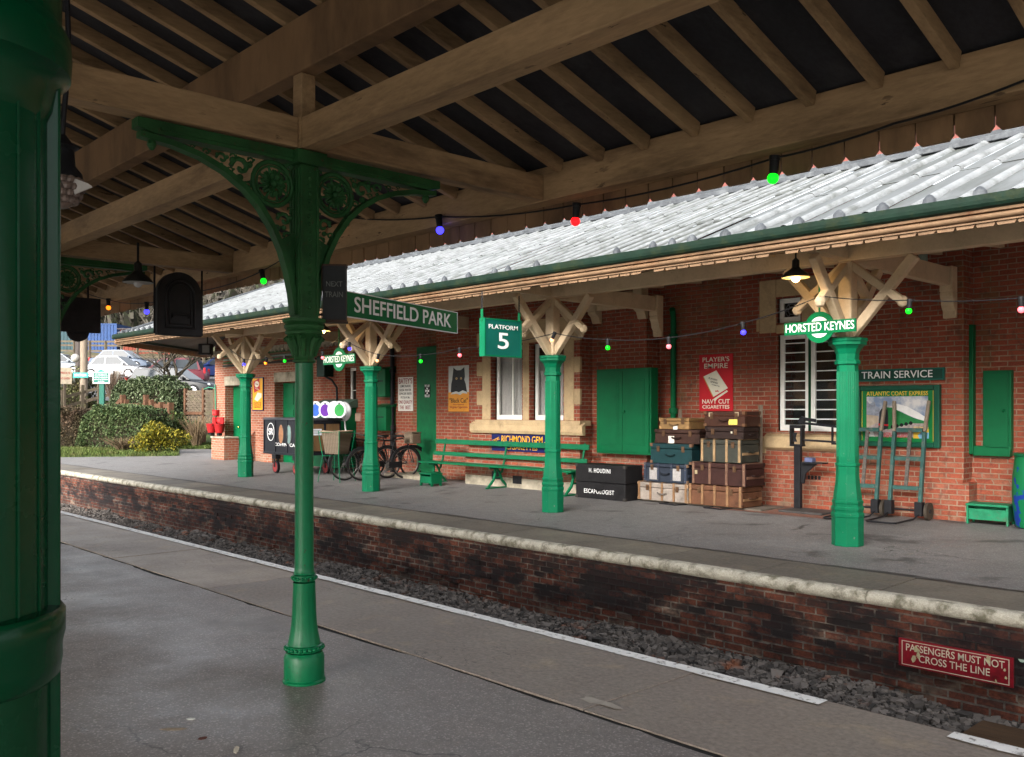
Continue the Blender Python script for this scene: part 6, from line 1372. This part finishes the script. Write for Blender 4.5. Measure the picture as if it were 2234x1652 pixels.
p = gnd(366, 42.3); p.z = 1.2; tree("bare spreading tree with dark twisted branches behind the ivy hedge", p, 1.75, 41, barkm, (.25,.1,1), 5, .15, 4)
# fences
fm = M("weathered fence timber", (.085,.066,.047), .8, .3, 4, .006, stain=((.10,.10,.05), 3, .5, .7, .6)); fmb = M("brown gate timber", (.085,.042,.023), .75, .25, 5, .005)
def railfence(name, label, pts, n, h_, rails, mat, pw=.11, rh=.11, cat="fence"):
    o = thing(name, label, cat, pts[0]); b = Vector(pts[0]); P_ = []
    a, c = Vector(pts[0]), Vector(pts[-1])
    for k in range(n+1):
        f = k/n*(len(pts)-1); i = min(int(f), len(pts)-2); P_.append(Vector(pts[i]).lerp(Vector(pts[i+1]), f-i) - b)
    for q in P_: MB().box(q.x-pw/2, q.x+pw/2, q.y-pw/2, q.y+pw/2, q.z-.3, q.z+h_).build('post', mat, o)
    for z in rails:
        g = MB()
        for q, s in zip(P_, P_[1:]): g.bar(q+Vector((0,0,z)), s+Vector((0,0,z)), .04, rh)
        g.build('rail', mat, o)
    return o
railfence('timber_fence', "weathered post and rail fence between the car park and the container", [gnd(60, 76, .05), gnd(300, 75, .05), gnd(640, 74, .05)], 14, 1.7, (.4,.85,1.3,1.62), fm, .16, .15)
railfence('timber_fence', "sloping rail fence under the ivy at the left", [Vector(gnd(90, 41.6)), Vector(gnd(180, 43.2, .2)), Vector(gnd(252, 43.9, .5))], 4, 1.4, (.15,.6,1.05), fm, .14, .14)
a = gnd(253, 43.5); railfence('fence_post', "single pale square fence post right of the green notice", [a, a+Vector((.01,0,0))], 1, 2.2, (), M("pale post", (.36,.33,.28), .8), .2, .1, "post")
# low wooden gate
ga, gb = gnd(268, 38.3), gnd(330, 38.3); o = thing('wooden_gate', "low brown wooden wicket gate with thick posts behind the clipped hedge", "gate", ga); v = (gb-ga); v.z = 0; L = v.length; v.normalize()
for k in (0, .12, .82, 1.0): q = v*L*k; MB().box(q.x-.1, q.x+.1, q.y-.1, q.y+.1, 0, 1.95 if k in (0, .82) else 1.75).build('post', fmb, o, bevel=.02)
for z in (1.05, 1.5): MB().bar(Vector((0,0,z))+v*.1, v*L*.98+Vector((0,0,z)), .06, .18).build('rail', fmb, o)
MB().bar(Vector((0,0,1.75))-v*.1, -v*1.1+Vector((0,0,.5)), .08, .12).build('brace', fmb, o)
ga, gb = gnd(333, 37.6), gnd(372, 37.2); railfence('timber_fence', "short brown two-rail fence between the gate and the path", [ga, gb], 2, 1.7, (.3,1.0,1.55), fmb, .2, .16)
# woven panel fence beside the building
fa, fb_ = gnd(405, 38.0), gnd(470, 36.8); o = thing('woven_fence', "brown woven panel fence closing the yard beside the building corner", "fence", fa); v = fb_-fa; v.z = 0; L = v.length; ang = math.atan2(v.y, v.x); o.rotation_euler.z = ang; z0, z1 = .35, 2.15
for x in (0, L*.62, L): MB().box(x-.06, x+.06, -.06, .06, 0, z1+.08).build('post', fmb, o)
for x0, x1 in ((.07, L*.62-.07), (L*.62+.07, L-.07)):
    g = MB(); nz_ = 18
    for k in range(nz_):
        z = z0 + (z1-z0)*k/nz_; pts = [(x0+(x1-x0)*i/8, .03*(1 if (i+k) % 2 else -1), z+.045) for i in range(9)]
        for p_, q_ in zip(pts, pts[1:]): g.bar(p_, q_, .012, (z1-z0)/nz_*.95)
    g.build('woven_panel', fm, o)
for z in (.45, 1.15): MB().box(0, L*.62, -.09, -.05, z, z+.12).build('rail', fmb, o)
# notice on a green post, telegraph pole
p = gnd(223, 41.6); o = thing('notice_board', "green and white notice board on a green post on the grass bank", "sign", p, YAW-.1); zt = onD(223, 837, 41.6).z - p.z; MB().box(-.11, .11, -.06, .06, -.2, zt).build('post', M("teal post", (.005,.08,.055), .5), o)
MB().box(-.40, .40, -.09, -.061, zt, zt+.52).build('frame', whE, o); MB().box(-.36, .36, -.096, -.0905, zt+.04, zt+.48).build('panel', signdg, o); MB().prism([(-.16,0),(.16,0),(0,.12)], (0,-.09,zt+.522), t=-.03).build('pediment', M("teal pediment", (.02,.2,.15), .5), o)
random.seed(6)
for i, s in enumerate(("VISITORS PLEASE NOTE", "THIS PLATFORM IS FOR", "THE USE OF PASSENGERS", "AND MUST NOT BE CROSSED", "TO THE TRAINS")): T(o, s, 0, zt+.42-.08*i, .036, white, w=(.56,.62,.64,.64,.3)[i], y=-.0975)
p = gnd(183, 44); o = thing('telegraph_pole', "tall grey telegraph pole with a small sign and round lamp", "pole", p, YAW); MB().lathe([(.19,-.3),(.17,2),(.14,9)], 12).build('pole', M("grey pole timber", (.20,.16,.12), .85, .25, 5, .008, sc=(4,4,.6)), o, smooth=True)
MB().box(-.42, .3, -.22, -.19, 1.75+.05, 2.05).build('sign', M("teal sign", (.03,.25,.22), .5), o); T(o, "STATION", -.06, 1.92, .12, white, w=.55, y=-.225); MB().ball((-.36,-.1,2.75), .2, 14, 10).build('lamp', M("grey globe", (.35,.33,.3), .4), o, smooth=True); MB().prism([(0,0),(.42,0),(.36,.12),(.0,.1)], (.1,-.1,4.62), t=-.15).build('lamp_arm', M("white lamp arm", (.6,.58,.52), .4), o)
p = gnd(172, 52); MBp = MB().lathe([(.2,-.3),(.16,8)], 12); o = MBp.build('telegraph_pole', M("dark pole", (.06,.05,.045), .8)); o.location = p; tag(o, "darker telegraph pole standing behind the first one", "pole")
p = gnd(142, 42); o = thing('small_notice', "small tilted white notice with red lettering at the left edge", "sign", p, YAW+.9); zt = onD(142, 838, 42).z-p.z; MB().box(-.3,.3,-.02,0,zt,zt+.75).build('panel', M("cream panel", (.6,.5,.36), .6), o); MB().box(-.05,.05,0,.05,0,zt+.7).build('post', fm, o); T(o, "PRIVATE", 0, zt+.5, .1, redE, w=.45, y=-.022); T(o, "NO ENTRY", 0, zt+.25, .1, redE, w=.45, y=-.022)
# shipping containers and a shed
def container(label, px0, px1, d, h_, mat, turn, L):
    a = gnd(px0, d); wd = (px1-px0)/F*d; o = thing('shipping_container', label, "container", a, YAW+turn); g = MB(); n = int(wd/.14)
    for k in range(n): x = wd*k/n; y = 0 if k % 2 else -.04; g.box(x, x+wd/n, y, .1, .15, h_-.12)
    g.box(.002, wd-.002, .1, L, .01, h_-.01); g.build('body', mat, o)
    g = MB(); g.box(-.03, wd+.03, -.07, .12, h_-.118, h_); g.box(-.03, wd+.03, -.07, .12, 0, .148)
    for x in (-.04, wd-.08): g.box(x, x+.12, -.08, .12, .149, h_-.119)
    g.build('frame', mat, o)
bl = M("weathered blue container paint", (.02,.05,.14), .55, .2, 2, .003, stain=((.1,.07,.06), 3, .6, .75, .5)); 
container("weathered blue shipping container behind the parked cars", 181, 253, 84, 2.75, bl, .05, 6)
container("dark teal shipping container left of the blue one", 60, 178, 85, 2.4, M("dark container paint", (.02,.05,.06), .5, .2, 2), .05, 2.5)
a = gnd(262, 82); wd = (372-262)/F*82; o = thing('red_shed', "rust-red boarded shed half hidden by the canopy end", "shed", a, YAW); g = MB()
for k in range(24): g.box(wd*k/24+.01, wd*(k+1)/24-.01, -.03*(k % 2), .1, 0, 2.3)
g.box(0, wd, .1, 4, 0, 2.28); g.build('wall', M("red boarding", (.15,.035,.02), .7, .25, 5), o); MB().box(.6, 1.4, -.06, -.035, 1.3, 1.85).build('window', whE, o); MB().box(-.2, wd+.2, -.2, 4.2, 2.3, 2.4).build('roof', M("felt roof", (.06,.05,.05), .8), o)
# parked cars
tyre = M("car tyre", (.015,.015,.016), .8); alloy = M("alloy wheel", (.4,.4,.42), .35, metal=.7); cg = M("car glass", (.02,.025,.03), .08, .2, 2); lampw = M("clear headlamp", (.55,.56,.58), .12); lampr = M("red tail lamp", (.40,.01,.015), .2)
def car(label, px, d, rz, colr, est, L=4.4, W_=1.76, Hh=1.48):
    p = gnd(px, d, .05); o = thing('parked_car', label, "car", p, rz, "cars parked beyond the fence"); body = M("car paint", mul(colr, .75), .3, .04, 3, coat=.12); h2 = L/2; bz = .88
    # body rings along x (nose at +x): (x, halfwidth, zbottom, ztop)
    st = [(-h2,.62*W_/2,.42,.70),(-h2+.08,.90*W_/2,.28,.86),(-h2+.5,W_/2,.22,bz+.02),(-.9,W_/2,.2,bz+.02),(.5,W_/2,.2,bz),(1.15,W_/2*.99,.2,.84),(h2-.55,W_/2*.96,.22,.76),(h2-.12,W_/2*.84,.26,.64),(h2,W_/2*.6,.36,.52)]
    g = MB(); prof = lambda w_, a, b: [(-w_,a+.05),(-w_*1.0,(a+b)/2),(-w_*.97,b-.06),(-w_*.86,b),(w_*.86,b),(w_*.97,b-.06),(w_,(a+b)/2),(w_,a+.05),(w_*.9,a),(-w_*.9,a)]
    m = 10; vs = [(x, y, z) for x, w_, a, b in st for y, z in prof(w_, a, b)]
    g.add(vs, [(i*m+k, i*m+(k+1) % m, (i+1)*m+(k+1) % m, (i+1)*m+k) for i in range(len(st)-1) for k in range(m)] + [tuple(range(m)), tuple((len(st)-1)*m+k for k in range(m-1, -1, -1))]); g.build('body', body, o, smooth=True)
    rb = -h2+.28 if est else -h2+.62; xr = rb+.25 if est else rb+.45      # cabin: rear base, roof rear
    c = [(rb, bz), (xr, Hh-.04), ((xr+.1)/2, Hh), (.35, Hh-.02), (1.22, .86)]; wb_, wt = W_/2*.93, W_/2*.74
    f = lambda z: wb_ + (wt-wb_)*(z-bz)/(Hh-bz)
    g = MB(); vs = [(x, -f(z), z) for x, z in c] + [(x, f(z), z) for x, z in c]; g.add(vs, [tuple(range(5)), tuple(range(9, 4, -1))] + [(i, 5+i, 6+i, i+1) for i in range(4)]); g.build('cabin', body, o, smooth=True)
    for s in (-1, 1):
        cuts = [(rb+.22, rb+.42, xr+.02, xr-.12), ]; e = .006
        zz0, zz1 = bz+.03, Hh-.10
        for a0, a1, b1_, b0 in ((rb+.16, -.42, -.44, xr+.04), (-.36, .98 - .0, .40, -.36)):
            MB().prism([(0,0)]*0 or [(a0,0),(a1,0),(b1_,1),(b0,1)], (0,0,0)).v if False else None
            q = [(a0, s*(f(zz0)+e), zz0), (a1, s*(f(zz0)+e), zz0), (b1_, s*(f(zz1)+e), zz1), (b0, s*(f(zz1)+e), zz1)]; q2 = [(x, y-s*.004, z) for x, y, z in q]
            MB().add(q+q2, [(0,1,2,3),(7,6,5,4),(0,4,5,1),(1,5,6,2),(2,6,7,3),(3,7,4,0)]).build('side_window', cg, o)
    for (xa, za), (xb, zb), sg in (((c[3][0]+.03, c[3][1]-.03), (1.16, .90), 1), ((xr-.03, Hh-.09), (rb+.03, bz+.05), -1)):
        nx_ = .012*sg; q = [(xa+nx_, -f(za)*.93, za+.006), (xa+nx_, f(za)*.93, za+.006), (xb+nx_, f(zb)*.92, zb+.006), (xb+nx_, -f(zb)*.92, zb+.006)]; q2 = [(x-nx_*.6, y, z-.005) for x, y, z in q]
        MB().add(q+q2, [(0,1,2,3),(7,6,5,4),(0,4,5,1),(1,5,6,2),(2,6,7,3),(3,7,4,0)]).build('windscreen' if sg > 0 else 'rear_window', cg, o)
    for x in (-h2+.82, h2-.86):
        for s in (-1, 1):
            wh = MB().lathe([(.24,-.1),(.31,-.09),(.31,.09),(.24,.1)], 22, (x, s*(W_/2-.08), .31), axis='y').build('wheel', tyre, o, smooth=True); MB().lathe([(.21,-.105),(.22,.105)], 16, (x, s*(W_/2-.08), .31), axis='y').build('rim', alloy, wh)
            if x > 0: MB().ball((h2-.17, s*W_/2*.66, .60), .12, 10, 8, .6).build('headlight', lampw, o, smooth=True); MB().box(.80, .98, s*(W_/2+.04)-.07, s*(W_/2+.04)+.07, .90, 1.02).build('mirror', body, o, bevel=.03)
            else: MB().box(-h2+.02, -h2+.14, s*W_/2*.80-.08, s*W_/2*.80+.08, .66, .90 if not est else 1.0).build('tail_light', lampr, o, bevel=.02)
    MB().box(h2-.06, h2+.012, -.26, .26, .36, .47).build('number_plate', M("plain plate", (.6,.6,.55), .5), o)
    if est: 
        g = MB()
        for s in (-1, 1): g.tube([(xr+.1, s*wt*.9, Hh+.0), (xr+.2, s*wt*.9, Hh+.05), (.2, s*wt*.9, Hh+.05), (.3, s*wt*.9, Hh)], .018, 6)
        g.build('roof_rail', black, o)
    return o
car("black estate car with roof rails nearest the ivy hedge, nose to the right", 380, 47.3, YAW-.12, (.015,.017,.02), True, 4.6)
car("maroon family car with its nose to the left behind the estate car", 372, 54.5, YAW+math.pi+.15, (.11,.016,.026), True, 4.3, 1.76, 1.58)
car("white hatchback behind the maroon car", 255, 60, YAW-.1, (.34,.34,.35), False, 4.2)
car("grey-blue saloon parked farthest back by the container", 268, 68, YAW-.05, (.09,.12,.17), False, 4.5)
car("pale silver hatchback at the left edge behind the poles", 130, 63, YAW+.1, (.24,.27,.3), False, 4.2)
car("dark blue car facing out at the building corner", 478, 59, YAW+math.pi+.55, (.012,.025,.10), False, 4.4)
# hillside woodland in winter
def wood():
    g = MB(); random.seed(99)
    for i in range(26000):
        d = random.uniform(96, 235); px = random.uniform(-500, 820); p = gnd(px, d); h_ = random.uniform(2.0, 8.5)
        n = 1 + (random.random() < .4)
        for k in range(n):
            a = random.uniform(0, 6.28); w_ = random.uniform(.05, .5) if random.random() < .75 else random.uniform(.5, 1.1); z = random.uniform(.1, 1)*h_; l = random.uniform(.8, 3.2); tx, ty = random.uniform(-1.3,1.3), random.uniform(-1.3,1.3)
            q = Vector((p.x+tx, p.y+ty, p.z+z)); g.add([(q.x-w_*math.cos(a), q.y-w_*math.sin(a), q.z), (q.x+w_*math.cos(a), q.y+w_*math.sin(a), q.z), (q.x+random.uniform(-1,1), q.y+random.uniform(-1,1), q.z+l)], [(0,1,2)])
    o = g.build('woodland', leafm("winter twigs", (.022,.02,.016), (.115,.10,.085), .9, (.045,.06,.025), .6), recalc=False, kind='stuff'); tag(o, "grey-brown winter woodland on the hill behind the car park", "woodland")
wood()
for i, (px, d, h_) in enumerate(((330, 92, 3.0), (560, 96, 3.4), (430, 90, 2.6), (150, 98, 3.6))): tree(("bare pale tree above the red shed", "bare tree behind the far end of the station roof", "bare tree behind the maroon car and shed", "bare tree above the dark teal container")[i], gnd(px, d), h_, 50+i, M("pale bark", (.085,.075,.06), .8, .3, 3), (.1,.1,1), 4, .16, 4)
bpy.context.view_layer.update()
